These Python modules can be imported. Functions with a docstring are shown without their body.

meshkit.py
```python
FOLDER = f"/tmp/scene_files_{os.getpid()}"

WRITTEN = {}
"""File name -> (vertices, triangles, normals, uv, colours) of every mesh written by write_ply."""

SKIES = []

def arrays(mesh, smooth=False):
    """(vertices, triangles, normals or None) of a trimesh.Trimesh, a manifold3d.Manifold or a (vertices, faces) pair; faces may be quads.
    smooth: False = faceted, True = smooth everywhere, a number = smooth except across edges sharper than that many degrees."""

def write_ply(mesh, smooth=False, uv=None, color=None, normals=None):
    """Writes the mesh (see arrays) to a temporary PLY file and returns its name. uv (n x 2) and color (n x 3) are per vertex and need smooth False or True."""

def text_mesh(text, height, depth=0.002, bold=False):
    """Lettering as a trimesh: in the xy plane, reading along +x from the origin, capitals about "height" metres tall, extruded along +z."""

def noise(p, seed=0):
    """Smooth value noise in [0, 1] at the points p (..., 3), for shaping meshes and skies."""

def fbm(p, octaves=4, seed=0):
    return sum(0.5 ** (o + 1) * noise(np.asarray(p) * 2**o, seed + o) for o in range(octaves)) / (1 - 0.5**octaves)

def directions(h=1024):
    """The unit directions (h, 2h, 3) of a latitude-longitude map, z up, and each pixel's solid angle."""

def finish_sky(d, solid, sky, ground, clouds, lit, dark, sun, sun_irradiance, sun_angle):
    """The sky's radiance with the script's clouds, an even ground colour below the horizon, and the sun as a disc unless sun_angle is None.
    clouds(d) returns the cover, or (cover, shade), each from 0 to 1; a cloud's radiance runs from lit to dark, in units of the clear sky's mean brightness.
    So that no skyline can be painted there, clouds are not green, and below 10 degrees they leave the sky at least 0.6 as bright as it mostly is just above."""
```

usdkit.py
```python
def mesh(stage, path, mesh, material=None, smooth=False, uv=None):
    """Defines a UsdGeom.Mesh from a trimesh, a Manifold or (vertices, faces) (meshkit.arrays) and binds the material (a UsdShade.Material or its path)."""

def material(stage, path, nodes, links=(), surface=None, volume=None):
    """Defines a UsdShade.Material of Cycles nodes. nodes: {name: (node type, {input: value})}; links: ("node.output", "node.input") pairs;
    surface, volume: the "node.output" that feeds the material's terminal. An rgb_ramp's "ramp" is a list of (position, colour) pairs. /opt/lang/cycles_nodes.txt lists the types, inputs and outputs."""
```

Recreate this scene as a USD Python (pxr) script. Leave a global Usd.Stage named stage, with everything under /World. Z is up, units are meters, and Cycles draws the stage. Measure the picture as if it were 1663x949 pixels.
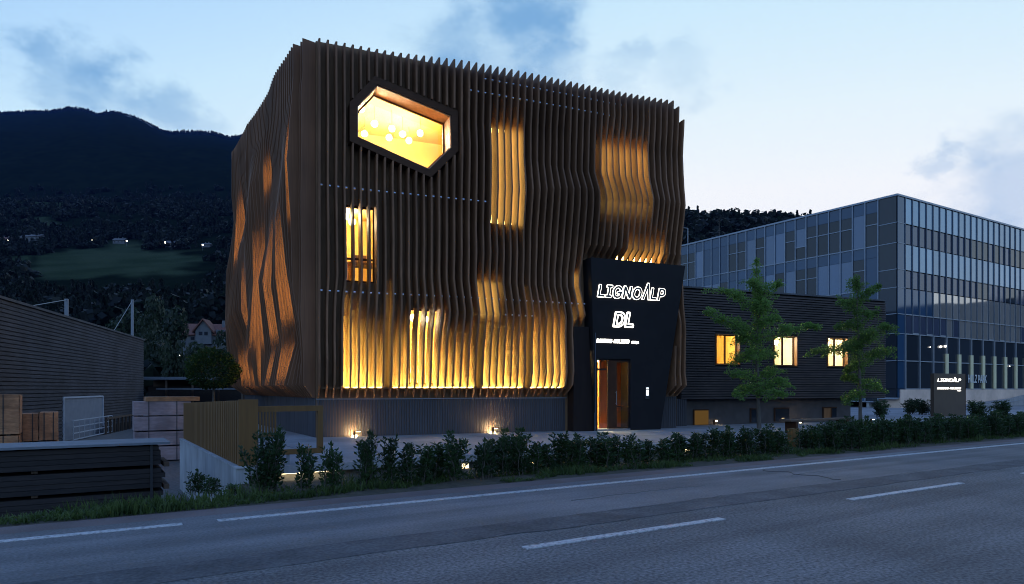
import math, random
import numpy as np, trimesh, usdkit, meshkit
from shapely.geometry import Polygon, MultiPolygon, box as sbox
from shapely.ops import unary_union
from shapely import affinity
from pxr import Usd, UsdGeom, UsdLux, UsdShade, Gf, Vt, Sdf

random.seed(7); rng = np.random.default_rng(7)
stage = Usd.Stage.CreateInMemory()
UsdGeom.SetStageUpAxis(stage, UsdGeom.Tokens.z)
UsdGeom.Xform.Define(stage, '/World')

# ---------------------------------------------------------------- camera (24 mm shift lens, level)
YAW = math.radians(57.8)                       # the road runs along +x
F2 = np.array([math.cos(YAW), math.sin(YAW)]); R2 = np.array([math.sin(YAW), -math.cos(YAW)])
EYE = 1.85; FPX = 1109.0; CX = 831.5; HY = 631.0
cam = UsdGeom.Camera.Define(stage, '/World/camera')
_m = Gf.Matrix4d(1)
_m.SetRow(0, Gf.Vec4d(R2[0], R2[1], 0, 0)); _m.SetRow(1, Gf.Vec4d(0, 0, 1, 0))
_m.SetRow(2, Gf.Vec4d(-F2[0], -F2[1], 0, 0)); _m.SetRow(3, Gf.Vec4d(0, 0, EYE, 1))
cam.AddTransformOp().Set(_m)
cam.CreateHorizontalApertureAttr(36.0); cam.CreateFocalLengthAttr(24.0)
cam.CreateVerticalApertureOffsetAttr(3.388); cam.CreateClippingRangeAttr(Gf.Vec2f(0.1, 30000))
cam.CreateExposureAttr(0.0)

# ---------------------------------------------------------------- sky: dusk, the sun just below the mountains
SUN_EL, SUN_DIR = -2.0, F2 + 0.30 * R2
def pixdir(px, py):
    d = np.array([*(F2 + R2 * (px - CX) / FPX), (HY - py) / FPX]); return d / np.linalg.norm(d)
sn = {"sky": ("sky_texture", {"sky_type": "single_scattering", "sun_disc": False, "sun_elevation": math.radians(SUN_EL),
              "sun_rotation": math.atan2(SUN_DIR[0], SUN_DIR[1]), "altitude": 600.0, "ozone_density": 2.0}),
      "lum": ("rgb_to_bw", {}),
      "grade": ("rgb_ramp", {"ramp": [(0.0, (.06, .14, .50)), (.06, (.18, .36, .85)), (.10, (.44, .70, .99)), (.134, (.62, .85, 1.0)), (.19, (.83, .95, 1.0)), (.25, (.97, .99, 1.0)), (.4, (1.0, 1.0, 1.0)), (1.0, (1.0, 1.0, 1.0))]}),
      "tc": ("texture_coordinate", {}),
      "map": ("mapping", {"scale": (3.2, 3.2, 5.0)}),
      "n1": ("noise_texture", {"scale": 1.6, "detail": 5.0, "roughness": 0.55}),
      "n1r": ("map_range", {"from_min": .38, "from_max": .62, "to_min": 0., "to_max": 1., "clamp": True, "range_type": "smoothstep"}),
      "n2": ("noise_texture", {"scale": 0.62, "detail": 4.0, "roughness": 0.5}),
      "n2r": ("map_range", {"from_min": .54, "from_max": .76, "to_min": 0., "to_max": .12, "clamp": True, "range_type": "smoothstep"}),
      "cov": ("math", {"math_type": "add", "use_clamp": True}),
      "mixc": ("mix", {"color2": (.19, .41, .70)}),
      "bg": ("background_shader", {"strength": 1.0})}
sl = [("sky.color", "lum.color"), ("lum.val", "grade.fac"), ("tc.generated", "map.vector"), ("map.vector", "n1.vector"), ("map.vector", "n2.vector"),
      ("n1.fac", "n1r.value"), ("n2.fac", "n2r.value"), ("grade.color", "mixc.color1"), ("mixc.color", "bg.color")]
sn["ne"] = ("noise_texture", {"scale": 4.5, "detail": 6.0, "roughness": .6}); sn["edge"] = ("math", {"math_type": "multiply_add", "value2": .15, "value3": -.075}); sl += [("map.vector", "ne.vector"), ("ne.fac", "edge.value1")]
prev = None
for i, (px, py, rad, k) in enumerate([(740, 75, .095, .95), (850, 40, .10, .95), (880, 100, .075, .9), (800, 100, .065, .7), (95, 120, .055, .75), (150, 130, .07, .95), (200, 160, .06, .7), (265, 190, .055, .6), (310, 212, .035, .4),
                                      (1660, 312, .115, 1.0), (1590, 335, .06, .6), (1530, 262, .035, .7), (1015, 95, .05, .5), (1110, 110, .06, .3)]):
    sn[f"d{i}"] = ("vector_math", {"math_type": "distance", "vector2": tuple(pixdir(px, py))})
    sn[f"r{i}"] = ("map_range", {"from_min": rad, "from_max": rad * .15, "to_min": 0., "to_max": k, "clamp": True, "range_type": "smoothstep"})
    sn[f"e{i}"] = ("math", {"math_type": "add"}); sl += [("tc.generated", f"d{i}.vector1"), (f"d{i}.value", f"e{i}.value1"), ("edge.value", f"e{i}.value2"), (f"e{i}.value", f"r{i}.value")]
    if prev is None: prev = f"r{i}.result"
    else:
        sn[f"m{i}"] = ("math", {"math_type": "maximum"}); sl += [(prev, f"m{i}.value1"), (f"r{i}.result", f"m{i}.value2")]; prev = f"m{i}.value"
sn["cl"] = ("math", {"math_type": "multiply_add", "value2": .55, "value3": .45}); sl += [("n1r.result", "cl.value1")]
sn["cl2"] = ("math", {"math_type": "multiply"}); sl += [("cl.value", "cl2.value1"), (prev, "cl2.value2"), ("cl2.value", "cov.value1"), ("n2r.result", "cov.value2"), ("cov.value", "mixc.fac")]
sky = UsdLux.DomeLight.Define(stage, '/World/sky')
UsdShade.MaterialBindingAPI.Apply(sky.GetPrim()).Bind(usdkit.material(stage, '/World/Looks/dusk_sky', sn, sl, surface="bg.background"))
# the last glow of the sunken sun, spread wide by the sky
sun = UsdLux.DistantLight.Define(stage, '/World/sun')
sun.CreateIntensityAttr(0.02); sun.CreateAngleAttr(20.0); sun.CreateNormalizeAttr(True); sun.CreateColorAttr(Gf.Vec3f(1, .93, .88))
_s = np.array([*(SUN_DIR / np.linalg.norm(SUN_DIR)), math.tan(math.radians(14))]); _s /= np.linalg.norm(_s)
_x = np.cross([0, 0, 1], _s); _x /= np.linalg.norm(_x); _y = np.cross(_s, _x)
_m = Gf.Matrix4d(1)
for i, v in enumerate((_x, _y, _s)): _m.SetRow(i, Gf.Vec4d(*map(float, v), 0))
sun.AddTransformOp().Set(_m)

# ---------------------------------------------------------------- helpers
def P(px, depth):                                # a pixel column at a depth -> plan point
    return F2 * depth + R2 * depth * (px - CX) / FPX
def Z(py, depth): return EYE + depth * (HY - py) / FPX
def G(px, py, z=0.0):                            # pixel on a level plane -> plan point
    return P(px, FPX * (EYE - z) / (py - HY))
class Frame:
    """plan frame: origin o, along u, outward n"""
    def __init__(s, o, u, n): s.o, s.u, s.n = np.array(o, float), np.array(u, float) / np.linalg.norm(u), np.array(n, float) / np.linalg.norm(n)
    def w(s, t, q, z):
        t, q, z = np.broadcast_arrays(np.asarray(t, float), np.asarray(q, float), np.asarray(z, float))
        xy = s.o + t[..., None] * s.u + q[..., None] * s.n
        return np.concatenate([xy, z[..., None]], -1)
    def hand(s): return s.u[0] * s.n[1] - s.u[1] * s.n[0]
    def tz(s, px, py, q=0.0):                    # pixel on the upright plane at outward distance q -> (t, z)
        o = s.o + s.n * q; k = (px - CX) / FPX
        of, orr, uf, ur = o @ F2, o @ R2, s.u @ F2, s.u @ R2
        t = (k * of - orr) / (ur - k * uf); d = of + uf * t
        return t, Z(py, d)
WF = Frame((0, 0), (1, 0), (0, 1))
BOXF = np.array([[0, 2, 1], [0, 3, 2], [4, 5, 6], [4, 6, 7], [0, 1, 5], [0, 5, 4], [1, 2, 6], [1, 6, 5], [2, 3, 7], [2, 7, 6], [3, 0, 4], [3, 4, 7]])
class MB:
    def __init__(s): s.v, s.f, s.n = [], [], 0
    def add(s, v, f):
        v, f = np.asarray(v, float), np.asarray(f, int)
        if f.shape[1] == 4: f = np.vstack([f[:, [0, 1, 2]], f[:, [0, 2, 3]]])
        s.v.append(v); s.f.append(f + s.n); s.n += len(v); return s
    def mesh(s, m): return s.add(m.vertices, m.faces)
    def box(s, fr, t0, t1, q0, q1, z0, z1):
        t0, t1 = sorted((t0, t1)); q0, q1 = sorted((q0, q1)); z0, z1 = sorted((z0, z1))
        v = fr.w([t0, t1, t1, t0] * 2, [q0, q0, q1, q1] * 2, [z0] * 4 + [z1] * 4)
        return s.add(v, BOXF if fr.hand() > 0 else BOXF[:, ::-1])
    def prism(s, fr, poly, q0, q1):              # polygon in (t, z), extruded along n
        m = trimesh.creation.extrude_polygon(poly if isinstance(poly, Polygon) else Polygon(poly), 1.0, engine="earcut")
        v = m.vertices; w = fr.w(v[:, 0], q0 + (q1 - q0) * v[:, 2], v[:, 1])
        flip = (fr.hand() * (q1 - q0)) > 0
        return s.add(w, m.faces[:, ::-1] if flip else m.faces)
    def plan(s, poly, z0, z1):                   # polygon in (x, y), extruded up
        m = trimesh.creation.extrude_polygon(poly if isinstance(poly, Polygon) else Polygon(poly), z1 - z0, engine="earcut")
        m.apply_translation([0, 0, z0]); return s.mesh(m)
    def tube(s, pts, radii, sides=6):
        p = np.asarray(pts, float); r = np.broadcast_to(radii, (len(p),)); t = np.gradient(p, axis=0); t /= np.linalg.norm(t, axis=1, keepdims=True) + 1e-12
        a = np.cross(t, np.where(np.abs(t[:, 2:]) < .9, [0, 0, 1.], [1., 0, 0])); a /= np.linalg.norm(a, axis=1, keepdims=True); b = np.cross(t, a)
        an = np.arange(sides) * 2 * np.pi / sides
        v = p[:, None] + r[:, None, None] * (np.cos(an)[None, :, None] * a[:, None] + np.sin(an)[None, :, None] * b[:, None])
        i, j = np.meshgrid(np.arange(len(p) - 1), np.arange(sides), indexing="ij")
        q = np.stack([i * sides + j, i * sides + (j + 1) % sides, (i + 1) * sides + (j + 1) % sides, (i + 1) * sides + j], -1).reshape(-1, 4)
        s.add(v.reshape(-1, 3), q)
        for k, c in ((0, 0), (len(p) - 1, 1)):
            n = np.arange(1, sides - 1); f = np.stack([np.zeros_like(n), n, n + 1], 1)
            s.add(v[k], f if c else f[:, ::-1])
        return s
    def ball(s, c, r, sub=2):
        m = trimesh.creation.icosphere(sub, r); m.apply_translation(c); return s.mesh(m)
    def get(s): return np.vstack(s.v), np.vstack(s.f)
    def tm(s): v, f = s.get(); return trimesh.Trimesh(v, f, process=True)
used = {}
def numbered(parent, name):
    k = used[(parent, name)] = used.get((parent, name), -1) + 1
    return f"{parent}/{name}" + (f"_{k:03d}" if k else "")
def tagp(prim, label=None, cat=None, group=None, kind=None):
    for k, v in (("label", label), ("category", cat), ("group", group), ("kind", kind)):
        if v: prim.SetCustomDataByKey(k, v)
class Thing:
    def __init__(s, name, label, cat, base, group=None, rot=0.0):
        s.path = numbered('/World', name); s.base = np.array(base, float)
        x = UsdGeom.Xform.Define(stage, s.path); x.AddTranslateOp().Set(Gf.Vec3d(*s.base)); s.prim = x.GetPrim()
        tagp(s.prim, label, cat, group)
    def part(s, name, mesh, m, parent=None, smooth=False, label=None, kind=None):
        if isinstance(mesh, MB): mesh = mesh.get()
        v, f, n = meshkit.arrays(mesh, False); path = numbered(parent or s.path, name)
        p = usdkit.mesh(stage, path, (v - s.base, f), m, smooth=smooth); tagp(p.GetPrim(), label, kind=kind); return path
    def copy(s, loc, rot=0.0, scale=1.0, label=None, group=None, name=None):
        p = numbered('/World', name or s.path.rsplit('/', 1)[1]); x = UsdGeom.Xform.Define(stage, p)
        x.GetPrim().GetReferences().AddInternalReference(Sdf.Path(s.path)); x.ClearXformOpOrder()
        x.AddTransformOp().Set(Gf.Matrix4d().SetScale(Gf.Vec3d(*np.broadcast_to(scale, 3).tolist())) * Gf.Matrix4d().SetRotate(Gf.Rotation(Gf.Vec3d(0, 0, 1), rot)) * Gf.Matrix4d().SetTranslate(Gf.Vec3d(*map(float, loc))))
        was = s.prim.GetCustomData(); tagp(x.GetPrim(), label or was.get('label'), was.get('category'), group or was.get('group')); x.GetPrim().SetInstanceable(True); return x
def single(name, mesh, m, label=None, cat=None, group=None, kind=None, smooth=False):
    if isinstance(mesh, MB): mesh = mesh.get()
    p = usdkit.mesh(stage, numbered('/World', name), mesh, m, smooth=smooth); tagp(p.GetPrim(), label, cat, group, kind); return p
mcount = {}
def noisy(name, c1, c2, scale=(1, 1, 1), nscale=4.0, rough=.7, bump=0.0, dist=.01, detail=5.0, spec=.4, metallic=0.0, rand=0.0, streak=None, coord="position", lo=.3, hi=.7, big=None):
    nodes = {"g": ("geometry", {}), "mp": ("mapping", {"scale": scale}), "n": ("noise_texture", {"scale": nscale, "detail": detail, "roughness": .6}),
             "r": ("rgb_ramp", {"ramp": [(0, c1), (lo, c1), (hi, c2), (1, c2)]}),
             "p": ("principled_bsdf", {"roughness": rough, "specular_ior_level": spec, "metallic": metallic})}
    links = [("g.position", "mp.vector"), ("mp.vector", "n.vector"), ("n.fac", "r.fac")]; col = "r.color"
    if big:                                         # broad stains: (scale, darkest factor)
        nodes["nb"] = ("noise_texture", {"scale": big[0], "detail": 4.0}); nodes["rb"] = ("map_range", {"from_min": .35, "from_max": .65, "to_min": big[1], "to_max": 1.15, "clamp": True})
        nodes["hb"] = ("hsv", {}); links += [("g.position", "nb.vector"), ("nb.fac", "rb.value"), ("rb.result", "hb.value"), (col, "hb.color")]; col = "hb.color"
    if streak:                                      # wear that runs along the road
        nodes["ms"] = ("mapping", {"scale": (.035, 1.0, 1.0)}); nodes["ns"] = ("noise_texture", {"scale": streak[0], "detail": 3.0}); nodes["rs"] = ("map_range", {"from_min": .38, "from_max": .62, "to_min": streak[1], "to_max": 1.1, "clamp": True})
        nodes["hs"] = ("hsv", {}); links += [("g.position", "ms.vector"), ("ms.vector", "ns.vector"), ("ns.fac", "rs.value"), ("rs.result", "hs.value"), (col, "hs.color")]; col = "hs.color"
    if rand:
        nodes["oi"] = ("object_info", {}); nodes["mr"] = ("map_range", {"to_min": 1 - rand, "to_max": 1 + rand}); nodes["h"] = ("hsv", {})
        links += [("oi.random", "mr.value"), ("mr.result", "h.value"), (col, "h.color")]; col = "h.color"
    links.append((col, "p.base_color"))
    if bump:
        nodes["b"] = ("bump", {"strength": bump, "distance": dist}); links += [("n.fac", "b.height"), ("b.normal", "p.normal")]
    return usdkit.material(stage, f'/World/Looks/{name}', nodes, links, surface="p.BSDF")
def plain(name, c, rough=.5, metallic=0., spec=.5):
    return usdkit.material(stage, f'/World/Looks/{name}', {"p": ("principled_bsdf", {"base_color": c, "roughness": rough, "metallic": metallic, "specular_ior_level": spec})}, [], surface="p.BSDF")
def emit(name, c, s):
    return usdkit.material(stage, f'/World/Looks/{name}', {"e": ("emission", {"color": c, "strength": s})}, [], surface="e.emission")
def leafy(name, c1, c2, trans=.35, nscale=1.2):
    nodes = {"g": ("geometry", {}), "n": ("noise_texture", {"scale": nscale, "detail": 3.0}), "r": ("rgb_ramp", {"ramp": [(0, c1), (.35, c1), (.65, c2), (1, c2)]}), "oi": ("object_info", {}), "mr": ("map_range", {"to_min": .75, "to_max": 1.2}),
             "ri": ("map_range", {"to_min": .65, "to_max": 1.35}), "mm": ("math", {"math_type": "multiply"}), "h": ("hsv", {}), "p": ("principled_bsdf", {"roughness": .55, "specular_ior_level": .3}), "t": ("translucent_bsdf", {}), "x": ("mix_closure", {"fac": trans})}
    return usdkit.material(stage, f'/World/Looks/{name}', nodes, [("g.position", "n.vector"), ("n.fac", "r.fac"), ("oi.random", "mr.value"), ("g.random_per_island", "ri.value"), ("mr.result", "mm.value1"), ("ri.result", "mm.value2"), ("mm.value", "h.value"), ("r.color", "h.color"), ("h.color", "p.base_color"), ("h.color", "t.color"), ("p.BSDF", "x.closure1"), ("t.BSDF", "x.closure2")], surface="x.closure")
def pane_mat(name, tint=(1, 1, 1), ior=1.5):
    return usdkit.material(stage, f'/World/Looks/{name}', {"g0": ("geometry", {}), "io": ("map_range", {"to_min": ior, "to_max": 1 / ior}), "f": ("fresnel", {}), "t": ("transparent_bsdf", {"color": tint}), "g": ("glossy_bsdf", {"roughness": .02, "color": (.9, .95, 1)}), "x": ("mix_closure", {})},
                           [("g0.backfacing", "io.value"), ("io.result", "f.IOR"), ("f.fac", "x.fac"), ("t.BSDF", "x.closure1"), ("g.BSDF", "x.closure2")], surface="x.closure")

# ---------------------------------------------------------------- materials
M = {}
M['asphalt'] = noisy('asphalt', (.055, .057, .06), (.19, .19, .193), nscale=24., rough=.82, bump=.5, dist=.012, detail=8., lo=.36, hi=.66, big=(.35, .72), spec=.3, streak=(1.5, .74))
M['asphalt_fine'] = noisy('asphalt_fine', (.085, .086, .09), (.185, .186, .19), nscale=28., rough=.8, bump=.3, dist=.008, detail=8., big=(.5, .78), spec=.3, streak=(1.8, .76))
M['asphalt_patch'] = noisy('asphalt_patch', (.05, .051, .055), (.125, .126, .13), nscale=20., rough=.85, bump=.5, dist=.015, detail=9., big=(1.4, .66), spec=.25)
M['shoulder'] = noisy('shoulder_asphalt', (.12, .092, .088), (.17, .135, .13), nscale=45., rough=.85, bump=.3, detail=7., big=(.8, .75), spec=.25)
M['paint'] = noisy('road_paint', (.16, .165, .17), (.42, .43, .44), nscale=18., rough=.6, bump=.2, detail=8., lo=.36, hi=.52)
M['crack'] = plain('road_tar', (.03, .03, .032), .6)
M['concrete'] = noisy('plaza_concrete', (.20, .20, .205), (.27, .27, .275), nscale=14., rough=.8, bump=.15, detail=8., big=(.6, .78))
M['castwall'] = noisy('cast_concrete', (.25, .26, .27), (.36, .37, .38), scale=(7, 7, .5), nscale=1.6, rough=.8, bump=.35, dist=.02, detail=6., big=(.9, .7))
M['soil'] = noisy('soil', (.03, .028, .02), (.07, .06, .04), nscale=6., rough=.95, bump=.5, dist=.05)
M['gravel'] = noisy('yard_gravel', (.07, .068, .065), (.14, .135, .13), nscale=9., rough=.95, bump=.5, dist=.03)
M['fin'] = noisy('facade_timber', (.14, .068, .036), (.24, .118, .06), scale=(9, 9, .55), nscale=3.2, rough=.65, bump=.25, dist=.006, rand=.16, big=(.5, .75), spec=.25)
M['fin_side'] = noisy('side_facade_timber', (.15, .07, .037), (.20, .094, .048), scale=(9, 9, .25), nscale=3.2, rough=.65, bump=.1, dist=.004, rand=.16, big=(.5, .85), spec=.25)
M['core'] = noisy('facade_backing', (.15, .085, .045), (.24, .135, .07), scale=(4, 4, .6), nscale=2.5, rough=.8)
M['plinth'] = noisy('plinth_board', (.030, .029, .035), (.062, .059, .066), scale=(14, 14, .5), nscale=2.5, rough=.6, bump=.2, rand=.1)
M['portal'] = noisy('portal_panel', (.009, .008, .009), (.013, .012, .013), nscale=1.2, rough=.55, spec=.14)
M['portal_side'] = noisy('portal_wing', (.014, .009, .008), (.02, .013, .011), scale=(3, 3, .5), nscale=1.5, rough=.6, spec=.12)
M['larch'] = noisy('larch_lining', (.40, .22, .12), (.55, .32, .19), scale=(3, 3, 9), nscale=2.0, rough=.5, bump=.1)
M['frame'] = noisy('dark_window_frame', (.045, .020, .011), (.07, .032, .017), nscale=3., rough=.7, spec=.1)
M['bayframe'] = noisy('bay_frame_timber', (.05, .024, .013), (.085, .04, .02), scale=(2, 2, 8), nscale=2.5, rough=.7, bump=.15, spec=.15)
M['room'] = noisy('room_plaster', (.76, .50, .11), (.82, .56, .15), nscale=2., rough=.8)
M['roomwhite'] = noisy('room_white', (.78, .70, .50), (.82, .74, .55), nscale=2., rough=.8)
M['furn'] = noisy('room_furniture', (.16, .07, .025), (.24, .11, .04), nscale=3., rough=.5)
M['reddoor'] = noisy('lobby_timber', (.30, .085, .02), (.42, .13, .03), scale=(6, 6, .6), nscale=2., rough=.4)
M['pane'] = pane_mat('window_glass')
M['steel'] = plain('bright_steel', (.85, .86, .88), .28, 1.0)
M['annex'] = noisy('annex_slat', (.034, .026, .026), (.075, .055, .05), scale=(1.2, 1.2, 14), nscale=2.0, rough=.65, bump=.2, big=(.8, .7))
M['annexback'] = plain('annex_backing', (.012, .011, .012), .8)
M['annexbase'] = noisy('annex_base', (.05, .043, .043), (.08, .068, .066), nscale=3., rough=.8)
M['reveal'] = noisy('orange_reveal', (.20, .075, .02), (.27, .11, .03), scale=(6, 6, .8), nscale=2., rough=.55)
M['ochre'] = noisy('ochre_fence', (.105, .05, .012), (.155, .075, .018), scale=(8, 8, .6), nscale=2.2, rough=.6, bump=.15, rand=.08)
M['barn'] = noisy('barn_slat', (.028, .028, .034), (.068, .068, .08), scale=(1.0, 1.0, 12), nscale=1.6, rough=.7, bump=.2, big=(.5, .7))
M['barnback'] = plain('barn_backing', (.012, .012, .014), .85)
M['darkwood'] = noisy('stored_beam', (.010, .008, .008), (.028, .021, .019), scale=(1.0, 10, 10), nscale=2., rough=.75, bump=.2, rand=.2)
M['palewood'] = noisy('wrapped_panel', (.26, .20, .215), (.36, .285, .30), scale=(1.5, 1.5, 6), nscale=2.5, rough=.6, rand=.08, big=(1.5, .7))
M['packwood'] = noisy('timber_pack', (.24, .12, .055), (.38, .20, .10), scale=(2, 2, 8), nscale=3., rough=.6, rand=.15, big=(2., .7))
M['endgrain'] = noisy('end_grain', (.20, .10, .05), (.55, .34, .2), nscale=16., rough=.7)
M['strap'] = plain('black_strap', (.015, .015, .017), .5)
M['sheet'] = noisy('cover_sheet', (.10, .115, .13), (.155, .17, .19), nscale=3., rough=.6)
M['alu'] = plain('aluminium', (.27, .30, .34), .45, .7)
M['alu_dark'] = plain('dark_mullion', (.10, .13, .17), .4, .6)
M['galv'] = plain('galvanised_steel', (.20, .215, .24), .5, .6)
M['whitesteel'] = plain('white_railing', (.45, .47, .5), .5)
M['rolldoor'] = noisy('roller_door', (.19, .205, .235), (.24, .255, .28), nscale=2., rough=.6)
M['roofdark'] = noisy('dark_roof', (.05, .05, .055), (.085, .085, .09), nscale=2., rough=.7)
M['beige'] = noisy('beige_render', (.60, .44, .34), (.68, .50, .39), nscale=3., rough=.85, big=(.5, .85))
M['ramp'] = noisy('ramp_panel', (.24, .23, .225), (.30, .285, .28), nscale=4., rough=.8, rand=.08)
M['pylon'] = noisy('sign_brown', (.050, .032, .020), (.066, .043, .027), nscale=2., rough=.45)
M['housewall'] = noisy('house_plaster', (.10, .105, .115), (.14, .145, .155), nscale=1., rough=.9)
M['houseroof'] = noisy('tile_roof', (.11, .042, .03), (.16, .065, .045), nscale=2., rough=.85)
M['housewood'] = noisy('house_timber', (.07, .045, .03), (.11, .07, .045), nscale=2., rough=.8)
M['darkpane'] = plain('dark_pane', (.012, .014, .018), .08)
M['bark'] = noisy('bark', (.05, .042, .036), (.11, .095, .08), scale=(9, 9, 1.5), nscale=4., rough=.9, bump=.5)
M['ginkgo'] = leafy('ginkgo_leaf', (.15, .28, .06), (.22, .38, .09), .5)
M['globe'] = leafy('globe_tree_leaf', (.026, .062, .014), (.055, .105, .022), .3)
M['laurel'] = leafy('laurel_leaf', (.024, .055, .018), (.052, .10, .03), .25)
M['grass'] = leafy('grass_blade', (.05, .085, .022), (.10, .15, .04), .3, nscale=3.)
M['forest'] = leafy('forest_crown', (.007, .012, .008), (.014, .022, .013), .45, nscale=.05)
M['bush'] = leafy('bush_leaf', (.018, .034, .016), (.036, .058, .026), .2, nscale=.4)
M['letter'] = emit('lit_letter', (1.0, .95, .86), 2.6)
M['letterface'] = plain('letter_face', (.02, .02, .02), .4)
M['dull_letter'] = plain('pale_letter', (.5, .5, .48), .6)
WARM = (1.0, .80, .19)
M['led'] = emit('led_strip', WARM, 260.)
M['added_side_line'] = emit('added_side_light_line', (1.0, .61, .17), 25.)  # added lines, hidden behind the side fins to light them
M['added_led_up'] = emit('added_upright_led', WARM, 185.)  # added hidden strips that carry the glow up the fins
M['led_edge'] = emit('edge_light', (1.0, .78, .42), 4.)
M['blind'] = emit('lit_blind', (1.0, .62, .15), 16.)
M['blind_side'] = emit('lit_side_window', (1.0, .55, .16), 22.)
M['lamp'] = emit('room_lamp', (1.0, .82, .48), 210.)
M['lampbright'] = emit('annex_lamp', (1.0, .90, .62), 240.)
M['lampbig'] = emit('room_ceiling_lamp', (1.0, .82, .46), 190.)
M['spot'] = emit('spot_lens', (1.0, .74, .36), 55.)
M['spotup'] = emit('plinth_uplight', (1.0, .64, .26), 900.)
M['streetglow'] = emit('street_lamp_glow', (1.0, .9, .7), 9.)
M['screen'] = emit('lit_intercom', (.85, .93, 1.0), 2.5)
#@@TERRAIN
# ---------------------------------------------------------------- ground, hills and mountain
LEFT_RIDGE = [(-3000, 260), (-1200, 200), (-400, 215), (-100, 190), (0, 187), (80, 185), (95, 183), (112, 180), (135, 182), (158, 189), (185, 184), (205, 188), (222, 193), (250, 207), (275, 219), (300, 218), (345, 220), (372, 228), (400, 224), (470, 255), (700, 330), (1400, 420), (4000, 480)]
def terrain_z(x, y, detail=True):
    d0 = x * F2[0] + y * F2[1]; l0 = x * R2[0] + y * R2[1]; r = np.hypot(x, y); th = np.degrees(np.arctan2(l0, d0))
    dd = np.maximum(d0, r * .2); px = np.clip(CX + FPX * np.tan(np.radians(np.clip(th, -75, 75))), -3000, 4000)
    ridge = np.interp(px, *zip(*LEFT_RIDGE))
    K = [(0, -1.15, None), (110, -1.15, None), (210, None, 588), (400, None, 478), (650, None, 402), (1000, None, 345), (1300, None, 322)]
    zl = np.interp(dd, [k[0] for k in K] + [4200, 6500], [k[1] if k[1] is not None else Z(k[2], k[0]) for k in K] + [0, -400])
    far = np.clip((dd - 1300) / 2900, 0, 1); zr = Z(ridge, 4200.); back = np.clip((dd - 4200) / 2300, 0, 1)
    zl = np.where(dd > 1300, (Z(322, 1300.) + (zr - Z(322, 1300.)) * far ** .9) * (1 - back), zl)
    rdg = np.interp(px, [700, 1105, 1180, 1260, 1330, 1700, 3000], [380, 362, 366, 370, 376, 420, 400])
    zq = np.where(dd > 200, -1.15 + (Z(rdg, 500.) + 1.15) * np.clip((dd - 200) / 300, 0, 1) ** 1.3, -1.15) * 1.0
    zq = np.where(dd > 500, Z(rdg, 500.) * (1 - .6 * np.clip((dd - 500) / 900, 0, 1)), zq)
    zb = -1.15 + np.interp(r, [0, 300, 1800, 3500, 6500], [0, 0, 190, 330, 120])      # the other side of the valley
    wr = np.clip((th - 2) / 8, 0, 1); wr = wr * wr * (3 - 2 * wr); wb = np.clip((np.abs(th) - 58) / 20, 0, 1); wb = wb * wb * (3 - 2 * wb)
    z = (zl * (1 - wr) + zq * wr) * (1 - wb) + zb * wb
    if detail:
        a = np.clip((r - 150) / 500, 0, 1)
        p = np.stack([x / 260, y / 260, np.zeros_like(x)], -1)
        z = z + a * (meshkit.fbm(p, 4, 3) - .5) * np.clip(r * .022, 0, 34)
        p = np.stack([x / 45, y / 45, np.zeros_like(x)], -1)
        z = z + a * (meshkit.fbm(p, 3, 5) - .5) * np.clip(r * .006, 0, 11)
    return z
th_f = np.radians(np.concatenate([np.arange(-40, 20, .14), np.arange(20, 320, 2.0)]))
rr = np.concatenate([[0.5, 40, 80, 105], np.geomspace(125, 6400, 190)])
TH, RR = np.meshgrid(th_f, rr)
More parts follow.
